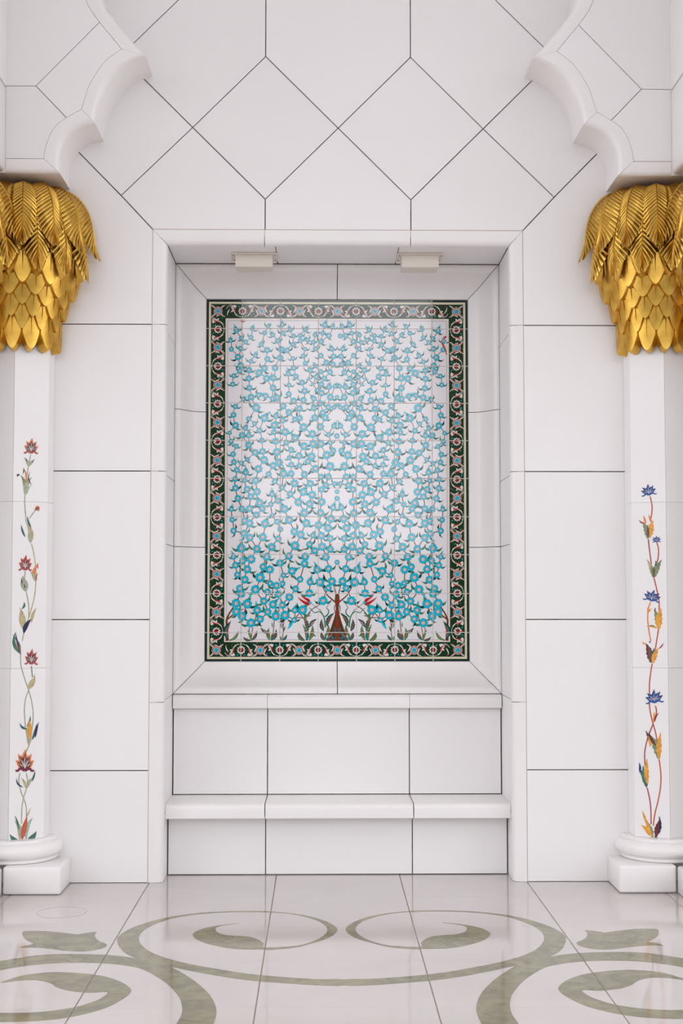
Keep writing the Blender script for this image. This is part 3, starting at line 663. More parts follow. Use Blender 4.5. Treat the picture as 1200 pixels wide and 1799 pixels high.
leaves(RC, 1, [
    ((1138, 947), (1128, 916), 10, .10, 'olive'), ((1131, 920), (1122.5, 913), 2.6, -.1, 'red'), ((1134, 922), (1130, 905), 4, .05, 'orange'), ((1140, 946), (1147, 914), 12, -.02, 'amber'), ((1144, 918), (1139, 904), 4, .05, 'orange'), ((1139, 945), (1138, 922), 5, .0, 'brown'),
    ((1147, 1015), (1136, 982), 8, .08, 'sand'), ((1148, 1015), (1144, 990), 5, .0, 'olive'), ((1149, 1015), (1152, 984), 6, .06, 'slate'), ((1151, 1014), (1163, 983), 9, -.08, 'olive'), ((1148.5, 1014), (1149, 994), 4, .0, 'brown'),
    ((1157, 1105), (1149, 1070), 11, .08, 'olive'), ((1150, 1074), (1152, 1067), 2, 0, 'wine'), ((1158, 1106), (1162, 1068), 12, -.06, 'amber'), ((1155, 1104), (1135, 1101), 4, .12, 'amber'), ((1141, 1100), (1150, 1099), 3, 0, 'olive'), ((1138.5, 1077), (1146, 1069), 3, -.1, 'amber'), ((1138, 1079), (1138, 1066), 2.4, 0, 'amber'),
    ((1144, 1165), (1135, 1130), 12, .06, 'maroon'), ((1144, 1165), (1140, 1135), 6, .0, 'brown'), ((1145.5, 1164), (1149, 1138), 7, .02, 'teal'), ((1147, 1166), (1157, 1138), 9, -.06, 'amber'), ((1135, 1132), (1128, 1127), 3, -.1, 'amber'), ((1157, 1140), (1166, 1129), 2.4, .08, 'red'), ((1143, 1130), (1140, 1126), 2, 0, 'plum'),
    ((1148, 1270), (1149, 1250), 6, .08, 'amber'), ((1150, 1269), (1158, 1252), 3.4, -.12, 'wine'),
    ((1157, 1334), (1140, 1290), 13, .10, 'olive'), ((1144, 1310), (1134, 1283), 6, .05, 'plum'), ((1142, 1312), (1138, 1292), 5, .10, 'amber'), ((1153, 1310), (1140, 1285), 5, -.08, 'maroon'), ((1158.5, 1334), (1161, 1286), 9, -.04, 'amber'),
    ((1136, 1384), (1122, 1350), 9, .10, 'slate'), ((1124, 1358), (1123, 1339), 4, .06, 'blue_dark'), ((1136, 1383), (1130, 1344), 8, -.04, 'green'), ((1138, 1378), (1137, 1332), 8, -.04, 'amber'),
    ((1147, 1472), (1134, 1440), 8, .04, 'olive'), ((1146, 1470), (1137, 1440), 7, -.08, 'amber'), ((1136, 1448), (1128, 1424), 4, .02, 'amber'), ((1141, 1468), (1126, 1449), 6, .10, 'amber'),
    ((1150, 1472), (1158, 1433), 7, .12, 'navy'), ((1153, 1472), (1159, 1440), 8, -.06, 'maroon')], .16)
BL = ('blue_dark', 'blue', 'white', 'blue')
for a in ((1141, 871, 21, 14, BL, .18), (1153.7, 953, 12, 8, BL, .05), (1144, 1057, 22, 16, BL, -.22), (1150.7, 1236, 25, 16.5, BL, .12)): lily(RC, 1, *a)

# ================================================================== LAMPS UNDER THE LINTEL
def lamp(x, label):
    t = empty('spotlight_box', (x, 7.68, ZSOFFIT)); tag(t, label, 'lamp', None)
    b = box_obj('mounting_plate', x - .126, x + .126, 7.612, 7.78, ZSOFFIT - .010, ZSOFFIT - .001, M['lamp'], t, bv=.0015); rel(b, t)
    b = box_obj('housing', x - .1005, x + .1005, 7.622, 7.76, ZSOFFIT - .078, ZSOFFIT - .0105, M['lamp'], t, bv=.003); rel(b, t)
    for dx in (-.113, .113):
        for yy in (7.64, 7.75):
            sc = MB(); vs = [(x + dx + .004 * math.cos(k * math.pi / 4), yy + .004 * math.sin(k * math.pi / 4), z) for z in (ZSOFFIT - .010, ZSOFFIT - .0135) for k in range(8)]
            sc.add(vs, [(k, (k + 1) % 8, (k + 1) % 8 + 8, k + 8) for k in range(8)] + [tuple(range(8, 16))]); rel(sc.build('screw', M['screw'], t), t)
lamp(-.362, 'cream box lamp under the niche lintel, left one above the tile picture')
lamp(.540, 'cream box lamp under the niche lintel, right one above the tile picture')

# ================================================================== OLIVE SCROLLS INLAID IN THE FLOOR
def P4(l, ox): return [(ox + x / 4, 1590 + y / 4) for x, y in l]
def floor_shape(name, pts, k, label=None, rounder=True):
    w = [on_floor(u, v) for u, v in pts]
    for flip in (0, 1):
        p = [((2 * .0945 - x) if flip else x, y) for x, y in w]
        cl = smooth_path(p, 3, True) if rounder else p
        cl = [c for i, c in enumerate(cl) if (Vector(c) - Vector(cl[i - 1])).length > 1e-4]
        if area(cl) < 0: cl = cl[::-1]
        tri = tessellate_polygon([[Vector((x, y, 0)) for x, y in cl]])
        # clip against the slab joints so that the joints run through the stone
        vs = []; fs = []
        xs_ = [-9] + FX + [9]
        for t in tri:
            poly = [cl[i] if not isinstance(i, Vector) else i for i in t]
            for a, b in zip(xs_, xs_[1:]):
                if max(x for x, y in poly) < a or min(x for x, y in poly) > b: continue
                c = clip(poly, a + .0030, b - .0030, -99, 99)
                if len(c) > 2: n = len(vs); vs += [(x, y, k + .0001 * flip) for x, y in c]; fs.append(tuple(range(n, n + len(c))))
        me = mesh(name, vs, fs, [M['olive']]); bm = bmesh.new(); bm.from_mesh(me); bmesh.ops.remove_doubles(bm, verts=bm.verts, dist=1e-5)
        for f in bm.faces:
            if f.normal.z < 0: f.normal_flip()
        bnd = [e for e in bm.edges if len(e.link_faces) == 1]
        ex = bmesh.ops.extrude_edge_only(bm, edges=bnd)
        for g in ex['geom']:
            if isinstance(g, bmesh.types.BMVert): g.co.z = -.001
        bm.to_mesh(me); bm.free(); link(name, me, floor)
def clip(poly, x0, x1, y0, y1):
    for ax, lim, sg in ((0, x0, 1), (0, x1, -1), (1, y0, 1), (1, y1, -1)):
        out = []; n = len(poly)
        for i in range(n):
            a, b = poly[i - 1], poly[i]; da, db = sg * (a[ax] - lim), sg * (b[ax] - lim)
            if (da >= 0) != (db >= 0):
                t = da / (da - db); out.append((a[0] + (b[0] - a[0]) * t, a[1] + (b[1] - a[1]) * t))
            if db >= 0: out.append((b[0], b[1]))
        poly = out
        if not poly: return []
    return poly
floor_shape('leaf_inlay', P4([(158, 205), (168, 185), (250, 182), (330, 184), (400, 190), (470, 198), (543, 207), (546, 207), (620, 194), (676, 189), (680, 191), (667, 213), (675, 235), (700, 255), (735, 268), (752, 282), (725, 303), (640, 322), (545, 327), (450, 320), (330, 306), (240, 300), (142, 302), (138, 301), (175, 286), (236, 275), (238, 272), (200, 255), (168, 232)], 0), .0005)
o2 = P4([(955, 372), (900, 350), (850, 310), (822, 250), (850, 205), (940, 155), (1060, 115)], 0) + P4([(400, 82), (600, 55), (800, 44), (1000, 42), (1120, 46)], 200) + \
     P4([(480, 62), (600, 85), (700, 118), (760, 155), (770, 180), (745, 210), (690, 240), (620, 262), (520, 290), (430, 305), (300, 315), (240, 313)], 400) + \
     P4([(900, 312), (780, 300), (650, 270), (580, 240), (553, 208), (590, 180), (660, 157), (760, 140), (872, 129), (875, 130), (780, 143), (727, 156), (716, 175), (740, 198), (800, 212), (880, 217), (960, 225), (1020, 245), (1053, 272), (1047, 293)], 200) + \
     P4([(300, 298), (430, 291), (500, 283), (570, 265), (640, 237), (690, 200), (700, 170), (685, 145), (640, 115), (560, 88), (470, 68), (380, 57)], 400) + \
     P4([(1000, 50), (800, 52), (600, 65), (430, 90), (330, 120), (240, 160), (190, 200), (177, 240), (195, 280), (250, 325), (330, 360), (420, 388), (560, 420), (760, 455), (1000, 490)], 200)
XA = 605.3
floor_shape('scroll_inlay', o2 + P4([(600, 520), (820, 523), (820, 566), (600, 563), (400, 550)], 400) + P4([(1000, 535), (800, 510), (600, 475), (500, 455), (400, 434), (380, 428), (170, 376)], 200), .0005)
floor_shape('scroll_inlay', [(-60, 1702), (-30, 1694.5)] + P4([(0, 395), (100, 378), (250, 355), (400, 346), (560, 345), (740, 350), (850, 360), (955, 374)], 0) + P4([(250, 372), (330, 392), (395, 431), (500, 490), (600, 560), (680, 640), (718, 720), (718, 780), (700, 836), (660, 930), (590, 1010), (330, 1010), (400, 930), (440, 836), (472, 780), (480, 720), (460, 650), (420, 600), (370, 550), (280, 490), (180, 445), (80, 425)], 200) +
            P4([(800, 415), (700, 408), (560, 405), (400, 408), (250, 420), (100, 440), (0, 460)], 0) + [(-30, 1712), (-60, 1722)], .0008)
floor_shape('scroll_inlay', P4([(0, 546), (60, 525), (150, 497), (280, 478), (400, 472), (520, 476), (650, 488), (760, 508), (860, 545), (910, 580), (922, 605), (900, 635), (840, 675), (740, 725), (600, 765), (450, 795), (300, 812), (150, 820), (0, 822), (-160, 815), (-300, 795), (-300, 740), (-160, 752), (0, 758), (200, 757), (380, 742), (530, 717), (640, 685), (710, 655), (756, 613), (640, 617), (560, 612), (470, 600), (395, 577), (372, 560), (330, 542), (250, 528), (150, 530), (60, 541)], 0), .0006)
# round access plate cut into a slab: a thin ring joint
rg = MB(); vs = []; n = 48; cxr, cyr = on_floor(108, 1603)
for rr_ in (.1135, .1160):
    vs += [(cxr + rr_ * math.cos(2 * math.pi * k / n), cyr + rr_ * math.sin(2 * math.pi * k / n), .0004) for k in range(n)]
rg.add(vs, [(k, (k + 1) % n, (k + 1) % n + n, k + n) for k in range(n)]); rg.build('round_plate_joint', M['seam'], floor)

# ================================================================== TILE PICTURE
DW, DH = 462.0, 636.5                              # drawing units; origin top left, y down
def du(x, y):                                      # photo pixel on the picture -> drawing units
    v = (y - 526) / 636.5; L = 361.3 - 1.1 * v; Rr = 821.9 + 4.1 * v
    return ((x - L) / (Rr - L) * DW, v * DH)
def scl(): return 1.0
DECO = {}                                          # (layer, colour) -> triangles
PUTS = [0]
def put(layer, col, tris):                         # every motif gets its own hair-thin height inside its layer
    PUTS[0] += 1; DECO.setdefault((layer, col, (PUTS[0] * .61803399) % 1), []).extend(tris)
def fan(pts, c): return [(c, pts[i], pts[(i + 1) % len(pts)]) for i in range(len(pts))]
def disc(cx, cy, r, n=10, lob=0.0, nl=8, ph=0.0, sx=1.0, sy=1.0):
    return [(cx + sx * r * (1 - lob + lob * abs(math.cos(nl * (2 * math.pi * k / n) / 2 + ph))) * math.cos(2 * math.pi * k / n), cy + sy * r * (1 - lob + lob * abs(math.cos(nl * (2 * math.pi * k / n) / 2 + ph))) * math.sin(2 * math.pi * k / n)) for k in range(n)]
def quad(x0, y0, x1, y1): return [((x0, y0), (x1, y0), (x1, y1)), ((x0, y0), (x1, y1), (x0, y1))]
rt_ = random.Random(11)
# frame lines and border ground
put(0, 'edge', quad(0, 0, DW, 4.6) + quad(0, DH - 4.6, DW, DH) + quad(0, 4.6, 4.6, DH - 4.6) + quad(DW - 4.6, 4.6, DW, DH - 4.6))
def ring(a, b, layer, col): put(layer, col, quad(a, a, DW - a, b) + quad(a, DH - b, DW - a, DH - a) + quad(a, b, b, DH - b) + quad(DW - b, b, DW - a, DH - b))
ring(4.6, 8.4, 0, 'cream'); ring(8.4, 34.0, 0, 'green'); ring(34.0, 37.4, 0, 'pale'); ring(37.9, 38.5, 1, 'lavender')
BX = [20.6, 97, 164.5, 231, 297.5, 365, 441.4]; BY = [19.3 + 66.45 * k for k in range(10)]
def frame(p, d, flip):                             # local -> drawing: along d, across
    nx, ny = (-d[1], d[0])
    def f(x, y): y = -y if flip else y; return (p[0] + d[0] * x + nx * y, p[1] + d[1] * x + ny * y)
    return f
def T3(f, tr): return [tuple(f(*v) for v in t) for t in tr]
def rosette(cx, cy):
    put(2, 'pale', fan(disc(cx, cy, 8.1, 48, .16, 12), (cx, cy))); put(3, 'red', fan(disc(cx, cy, 7.3, 48, .12, 12), (cx, cy)))
    for k in range(12):
        a = (k + .5) * math.pi / 6; c, s_ = math.cos(a), math.sin(a); put(4, 'pale', strip_tris([(cx + 4.4 * c, cy + 4.4 * s_), (cx + 7.4 * c, cy + 7.4 * s_)], .7, .5))
    put(4, 'pale', fan(disc(cx, cy, 4.9, 16), (cx, cy))); put(5, 'aqua', fan(disc(cx, cy, 4.4, 16), (cx, cy))); put(6, 'aqua_dark', fan(disc(cx, cy, 2.0, 10), (cx, cy))); put(7, 'pink', fan(disc(cx, cy, 1.1, 8), (cx, cy)))
    for sx in (-1, 1):
        for sy in (-1, 1):
            put(2, 'pale', leaf_tris(cx + 5 * sx, cy + 5 * sy, cx + 13 * sx, cy + 10.5 * sy, 2.6, .08 * sx * sy, 5)); put(3, 'pink', leaf_tris(cx + 6 * sx, cy + 6 * sy, cx + 12 * sx, cy + 9.6 * sy, 1.0, .08 * sx * sy, 4))
def palmette(f, half):
    put(2, 'pale', T3(f, fan(disc(0, 0, 7.4, 40, .24, 10), (0, 0)))); put(3, 'green', T3(f, fan(disc(0, 0, 4.6, 24, .2, 8), (0, 0))))
    put(4, 'red', T3(f, leaf_tris(0, 5.4, 0, -3, 3.4, 0, 6) + leaf_tris(0, 2.5, -4, -1.5, 2.6, .1, 5) + leaf_tris(0, 2.5, 4, -1.5, 2.6, -.1, 5))); put(5, 'pale', T3(f, fan(disc(0, -3.6, 1.4, 8), (0, -3.6))))
    for k in range(5):
        a = -math.pi / 2 + (k - 2) * .75; put(5, 'pink', T3(f, fan(disc(5.2 * math.cos(a), 5.2 * math.sin(a), 1.0, 6), (5.2 * math.cos(a), 5.2 * math.sin(a)))))
    put(3, 'red', T3(f, fan(disc(0, 9.2, 1.4, 6), (0, 9.2))))
    for sx in (-1, 1):
        h = half
        # comma leaf, white with a red core
        body = [(sx * 9, -9), (sx * 13, -4), (sx * 14.5, 1), (sx * 18, 5.5), (sx * 15, 8.5), (sx * 11.5, 7)]
        put(2, 'pale', T3(f, strip_tris(body, 1.2, 5.2) + leaf_tris(sx * 14, 2, sx * 20, -1, 3.6, 0, 4) + leaf_tris(sx * 15.5, 5, sx * 21, 8, 3, 0, 4)))
        put(3, 'red', T3(f, strip_tris([(sx * 12.2, -4), (sx * 13.6, 1), (sx * 14.6, 5.5)], 1.5, 2.0) + leaf_tris(sx * 17, 7.2, sx * 14, 4, 2.0, .1, 4)))
        put(2, 'pale', T3(f, strip_tris([(0, -10.6), (sx * 6, -9.6), (sx * 11, -6)], .7, .7) + strip_tris([(sx * 15, 8), (sx * 20, 10.6), (sx * 25, 9), (sx * 28.5, 4)], .7, .7)))
        put(3, 'aqua', T3(f, leaf_tris(sx * 5, 6.5, sx * 8.4, 9.5, 1.5, .1 * sx, 3) + leaf_tris(sx * 20, 10.2, sx * 22, 7.6, 1.4, 0, 3)))
        put(2, 'pale', T3(f, leaf_tris(sx * 22, 3.8, sx * 27, -8.8, 2.0, .1 * sx, 4))); put(3, 'red', T3(f, leaf_tris(sx * 21.5, 9, sx * 25, 5.6, 1.8, 0, 3) + fan(disc(sx * 24, -8.8, 1.0, 5), (sx * 24, -8.8))))
    for k in range(16):
        x, y = rt_.uniform(-31, 31), rt_.uniform(-11.5, 11.5); a = rt_.uniform(0, 6.3); l = rt_.uniform(2, 4.2); put(1, rt_.choice(['pale', 'moss', 'pink', 'leaf']), T3(f, leaf_tris(x, y, x + l * math.cos(a), y + l * math.sin(a), .9, .22, 3)))
    for k in range(9):
        x, y = rt_.uniform(-30, 30), rt_.uniform(-11, 11); put(1, 'moss', T3(f, leaf_tris(x, y, x + rt_.uniform(-5, 5), y + rt_.uniform(-3, 3), 2.4, .1, 4)))
for x in BX:
    rosette(x, 21.0); rosette(x, DH - 19.8)
for y in BY[1:-1]: rosette(20.6, y); rosette(DW - 20.6, y)
for i in range(6):
    m = (BX[i] + BX[i + 1]) / 2 + (5 if i == 0 else -5 if i == 5 else 0); palmette(frame((m, 21.0), (1, 0), i % 2 == 0), 33); palmette(frame((m, DH - 20.2), (1, 0), i % 2 == 1), 33)
for i in range(9):
    m = (BY[i] + BY[i + 1]) / 2 + (1 if i == 0 else 0); palmette(frame((20.8, m), (0, 1), i % 2 == 1), 33); palmette(frame((DW - 20.8, m), (0, 1), i % 2 == 0), 33)
# blossoms traced on the left half (crop pixels at six per photo pixel), the right half mirrors them
FA = '115,158,32 55,268,25 168,242,27 62,360,28 162,350,31 213,282,27 133,443,35 162,532,36 283,143,26 270,232,27 450,115,24 413,185,27 500,205,27 553,268,30 378,305,28 440,368,34 315,425,27 270,488,27 443,463,33 412,562,37 525,558,36 598,98,27 608,188,28 683,150,28 718,217,27 790,210,27 790,265,28 715,308,31 588,360,36 650,370,32 577,450,37 713,458,25 845,150,29 867,258,27 945,205,26 928,282,27 950,352,28 842,357,23 823,430,28 843,507,27 720,558,32 952,535,24 1048,100,32 1130,120,27 1027,185,27 1093,213,31 1010,275,31 1123,355,29 1140,433,31 1007,425,31 1065,498,32 1137,520,32'
FB = '152,22,30 250,12,34 90,72,28 78,163,28 248,100,35 255,200,34 273,298,37 190,323,25 355,40,40 435,98,38 508,95,37 505,200,37 350,277,31 428,285,32 498,312,30 545,303,37 107,398,29 88,487,32 327,410,45 248,528,29 415,520,43 665,50,30 745,78,32 672,170,26 670,265,32 810,143,33 838,232,36 722,338,36 825,332,37 880,103,18 922,160,18 895,10,32 960,83,31 1008,25,28 1105,32,32 1045,98,31 1013,160,32 1095,190,31 1155,182,25 972,222,27 1015,253,36 935,312,31 1108,298,37 1000,362,34 610,390,38 673,460,37 605,545,33 535,498,31 783,420,36 735,533,30 785,520,35 935,415,33 945,515,38 1030,462,35 1088,403,34 1150,403,27 1055,515,38'
FC = '110,28,38 48,107,24 62,197,29 120,248,28 213,57,28 180,132,36 250,135,31 248,235,37 310,8,26 363,82,32 388,187,32 520,27,42 515,100,32 533,195,38 547,308,43 85,333,31 95,415,32 172,425,27 238,388,27 318,315,37 395,303,37 412,393,44 352,488,43 125,500,32 220,525,34 633,97,42 740,160,41 645,208,32 827,47,45 920,118,43 697,287,34 778,350,40 677,370,27 832,247,43 928,222,42 912,357,44 875,408,36 700,443,32 785,453,31 955,485,42 570,420,43 508,453,38 617,538,43 697,537,36 460,543,32 838,545,39 1003,42,41 1148,32,30 1092,125,30 1010,222,40 1110,210,27 1140,293,33 1072,342,45 1108,460,46 1012,572,33 1090,570,37'
FD = '108,25,32 207,38,30 323,40,42 112,120,36 138,228,36 70,343,28 235,132,38 273,210,37 338,158,41 367,275,42 180,340,36 260,335,38 395,335,37 483,290,30 497,185,32 525,50,32 560,253,36 500,407,27 333,403,38 425,495,45 550,473,32 585,553,32 78,453,31 207,463,36 260,490,43 93,568,34 600,113,34 688,183,37 733,70,43 628,340,44 678,455,44 732,577,41 828,160,44 900,72,40 920,190,43 893,287,42 775,268,43 838,380,45 860,488,44 1018,135,35 1065,90,36 1152,73,27 1020,265,43 1008,382,42 1142,325,35 988,510,44 1118,443,44 1088,540,45'
FE = '203,27,40 263,70,41 400,65,44 563,82,36 800,38,43 175,183,47 340,190,43 495,168,44 740,155,48 930,48,32 1018,50,42 1112,80,38 893,142,36 948,208,40 1028,165,44 1113,193,38 93,272,31 190,313,38 280,297,47 443,272,43 583,337,42 677,265,40 848,270,42 842,343,41 1065,275,42 115,360,37 238,402,43 405,375,38 475,405,45 135,460,35 213,510,42 373,488,51 710,420,43 620,465,30 795,507,36 975,408,41 1095,397,41 900,537,37 480,548,33 547,573,41 610,553,32 1005,537,48 1130,528,44'
FF = '160,32,40 175,88,44 325,45,49 452,68,36 565,93,40 748,37,36 1093,28,37 893,83,43 683,123,43 122,188,49 240,193,50 415,165,41 510,200,44 610,207,40 125,275,46 187,322,47 345,260,43 455,278,41 540,323,47 637,312,48 740,260,34 822,257,49 733,362,31 280,392,48 375,353,41 1038,160,47'
MID = [(1179, 138, 30, 745), (1179, 297, 24, 650), (1183, 157, 25, 840), (1183, 228, 28, 840), (1184, 328, 27, 935), (1213, 215, 28, 555)]
fl_ = []
for txt, y0 in ((FA, 555), (FB, 650), (FC, 745), (FD, 840), (FE, 935), (FF, 1030)):
    for s_ in txt.split():
        a, b, c = (float(k) for k in s_.split(',')); x, y = du(395 + a / 6, y0 + b / 6); fl_.append((x, y, c / 6 * 1.0))
mid_ = [du(395 + a / 6, y0 + b / 6) + (c / 6,) for a, b, c, y0 in MID]
def blossom(x, y, r, k):
    ph = rt_.uniform(0, 1)
    put(3, 'aqua_dark', fan(disc(x, y, r * 1.05, 32, .17, 8, ph), (x, y))); put(4, 'aqua', fan(disc(x, y, r * .97, 32, .15, 8, ph), (x, y)))
    for j in range(8):
        a = 2 * math.pi * (j + .5) / 8 - 2 * ph / 8; c, s_ = math.cos(a), math.sin(a); put(5, 'aqua_dark', strip_tris([(x + r * .45 * c, y + r * .45 * s_), (x + r * .86 * c, y + r * .86 * s_)], .45, .2))
    put(5, 'red', fan(disc(x, y, r * .46, 16, .25, 8, ph), (x, y))); put(6, 'pale', fan(disc(x, y, r * .36, 10), (x, y)))
    if r > 4.4:
        for j in range(6): a = j * math.pi / 3; put(7, 'red', fan(disc(x + r * .27 * math.cos(a), y + r * .27 * math.sin(a), r * .055, 4), (x + r * .27 * math.cos(a), y + r * .27 * math.sin(a))))
    put(7, 'red', fan(disc(x, y, r * .12, 6), (x, y)))
def MX(t): return [tuple((DW - x, y) for x, y in tri) for tri in t]
def two(layer, col, tr): put(layer, col, tr); put(layer, col, MX(tr))
kids = [0] * len(fl_); par = [None] * len(fl_)
for i, (x, y, r_) in enumerate(fl_):
    best = None; bs = 34
    for j, (x2, y2, r2) in enumerate(fl_):
        if y2 <= y + 2: continue
        d = math.hypot(x2 - x, y2 - y); ang_ = abs(x2 - x) / (y2 - y); c = d * (1 + .22 * min(3, ang_))
        if x2 > x + 2 and x > 150 and y < 470: c *= .92
        if c < bs: bs = c; best = j
    par[i] = best
    if best is not None: kids[best] += 1
for i, (x, y, r_) in enumerate(fl_):
    j = par[i]
    if j is not None:
        x2, y2, r2 = fl_[j]; mx, my = (x + x2) / 2 + rt_.uniform(-1.2, 1.2), (y + y2) / 2; w = 1.1 if y < 300 else 1.5
        two(2, 'brown', strip_tris([(x, y), (mx, my), (x2, y2)], w, w * 1.1)); dx, dy = x - x2, y - y2
    else: dx, dy = 0, -1
    l = math.hypot(dx, dy) or 1; dx /= l; dy /= l; px, py = -dy, dx
    for sd in (-1, 1):                              # curled leaves at the neck of each blossom
        if rt_.random() < .88:
            k = rt_.uniform(.1, .6); ux, uy = dx * k + px * sd, dy * k + py * sd; l2 = math.hypot(ux, uy); ux /= l2; uy /= l2
            bx, by = x - dx * r_ * .6 + ux * r_ * .5, y - dy * r_ * .6 + uy * r_ * .5; ln = r_ * rt_.uniform(1.3, 1.95)
            c1 = 'leaf' if rt_.random() < .7 else 'leaf_dark'
            two(1, c1, leaf_tris(bx, by, bx + ux * ln, by + uy * ln - 1, r_ * .58, .16 * sd, 6)); two(1, 'leaf_dark', strip_tris([(bx + ux * ln * .8, by + uy * ln * .8 - .8), (bx + ux * ln, by + uy * ln - 1), (bx + ux * ln + dx * 1.6, by + uy * ln - 2.6 * -dy - 1)], .8, .35))
    if kids[i] == 0:                                # bud on the free tips
        bx, by = x + dx * r_ * .8, y + dy * r_ * .8; a = rt_.uniform(-.5, .5); ux, uy = dx * math.cos(a) - dy * math.sin(a), dx * math.sin(a) + dy * math.cos(a)
        ln = r_ * 1.6; two(1, 'leaf', leaf_tris(bx, by, bx + ux * ln * .62, by + uy * ln * .62, r_ * .62, .06, 6)); two(2, 'aqua', leaf_tris(bx + ux * ln * .22, by + uy * ln * .22, bx + ux * ln, by + uy * ln, r_ * .42, .08, 6))
        for sd in (-1, 1): two(1, 'leaf', leaf_tris(bx, by, bx + ux * 3 + px * sd * 3.6, by + uy * 3 + py * sd * 3.6, 1.6, .2 * sd, 5))
for i, (x, y, r_) in enumerate(fl_): blossom(x, y, r_, i); blossom(DW - x, y, r_, i)
for x, y, r_ in mid_: blossom(x, y, r_, 0)
# ground plants, trunk and tulips (crop F coordinates)
def fp(p): return du(395 + p[0] / 6, 1030 + p[1] / 6)
def st(layer, col, pts, w0, w1): two(layer, col, strip_tris([fp(p) for p in pts], w0 / 6, w1 / 6))
def lf(layer, col, b, t, w, bend, n=8, serr=0.0): two(layer, col, leaf_tris(*fp(b), *fp(t), w / 6, bend, n, serr))
def plant(b, t, w, bend, rim='leaf_dark', fill='leaf', core=None):
    w *= 1.2
    lf(1, rim, b, t, w, bend, 12, .14); b2 = (b[0] + (t[0] - b[0]) * .06, b[1] + (t[1] - b[1]) * .06); t2 = (b[0] + (t[0] - b[0]) * .9, b[1] + (t[1] - b[1]) * .9)
    lf(2, fill, b2, t2, w * .62, bend)
    if core: t3 = (b[0] + (t[0] - b[0]) * .8, b[1] + (t[1] - b[1]) * .8); b3 = (b[0] + (t[0] - b[0]) * .18, b[1] + (t[1] - b[1]) * .18); lf(3, core, b3, t3, w * .26, bend)
tr = [(1191, 85), (1166, 95), (1160, 165), (1172, 235), (1165, 300), (1145, 370), (1125, 430), (1100, 500), (1070, 578), (1191, 578)]
tp = [fp(p) for p in tr]
two(1, 'brown', [tuple(tp[i] for i in t) for t in tessellate_polygon([[Vector((x, y, 0)) for x, y in tp]])])
st(2, 'brown_dark', [(1150, 400), (1130, 470), (1090, 575)], 8, 10); st(2, 'brown_dark', [(1172, 240), (1168, 330), (1160, 420), (1150, 575)], 3, 6); st(2, 'brown_dark', [(1162, 210), (1156, 250), (1166, 290)], 10, 4)
st(1, 'brown', [(1168, 175), (1130, 145), (1085, 105), (1060, 65), (1035, 20), (1010, -40)], 16, 7); st(1, 'brown', [(1176, 130), (1172, 80), (1158, 30), (1135, -40)], 12, 7)
for yy in (170, 300, 400): two(3, 'red', leaf_tris(*fp((1188, yy + 24)), *fp((1188, yy - 24)), 2.6, 0, 6))
for (b, t) in (((1150, 575), (1110, 520)), ((1170, 560), (1120, 545)), ((1100, 575), (1085, 545)), ((1165, 500), (1150, 430))): lf(3, 'aqua_dark', b, t, 12, .1, 6)
st(1, 'brown', [(28, 580), (26, 500), (26, 420), (24, 360), (48, 300), (88, 236), (110, 200)], 30, 10); st(1, 'brown', [(34, 352), (80, 315), (130, 285), (205, 245)], 16, 8); st(2, 'brown_dark', [(40, 575), (38, 500), (38, 420)], 6, 5)
st(1, 'brown', [(55, 578), (75, 560)], 16, 8)
for pts in ([(283, 560), (262, 490), (262, 440)], [(283, 560), (290, 490), (300, 440)], [(500, 560), (515, 480), (525, 370), (540, 330)], [(610, 560), (620, 450), (600, 380), (585, 340)], [(615, 450), (625, 380), (637, 330)],
            [(830, 345), (800, 300), (770, 270)], [(835, 345), (790, 335), (745, 345)], [(860, 350), (880, 300), (930, 245), (1010, 195), (1035, 165)], [(535, 270), (535, 320)], [(575, 250), (560, 300)], [(500, 130), (505, 60), (515, 20)], [(225, 370), (200, 330)], [(320, 370), (345, 260)]): st(1, 'brown', pts, 9, 8)
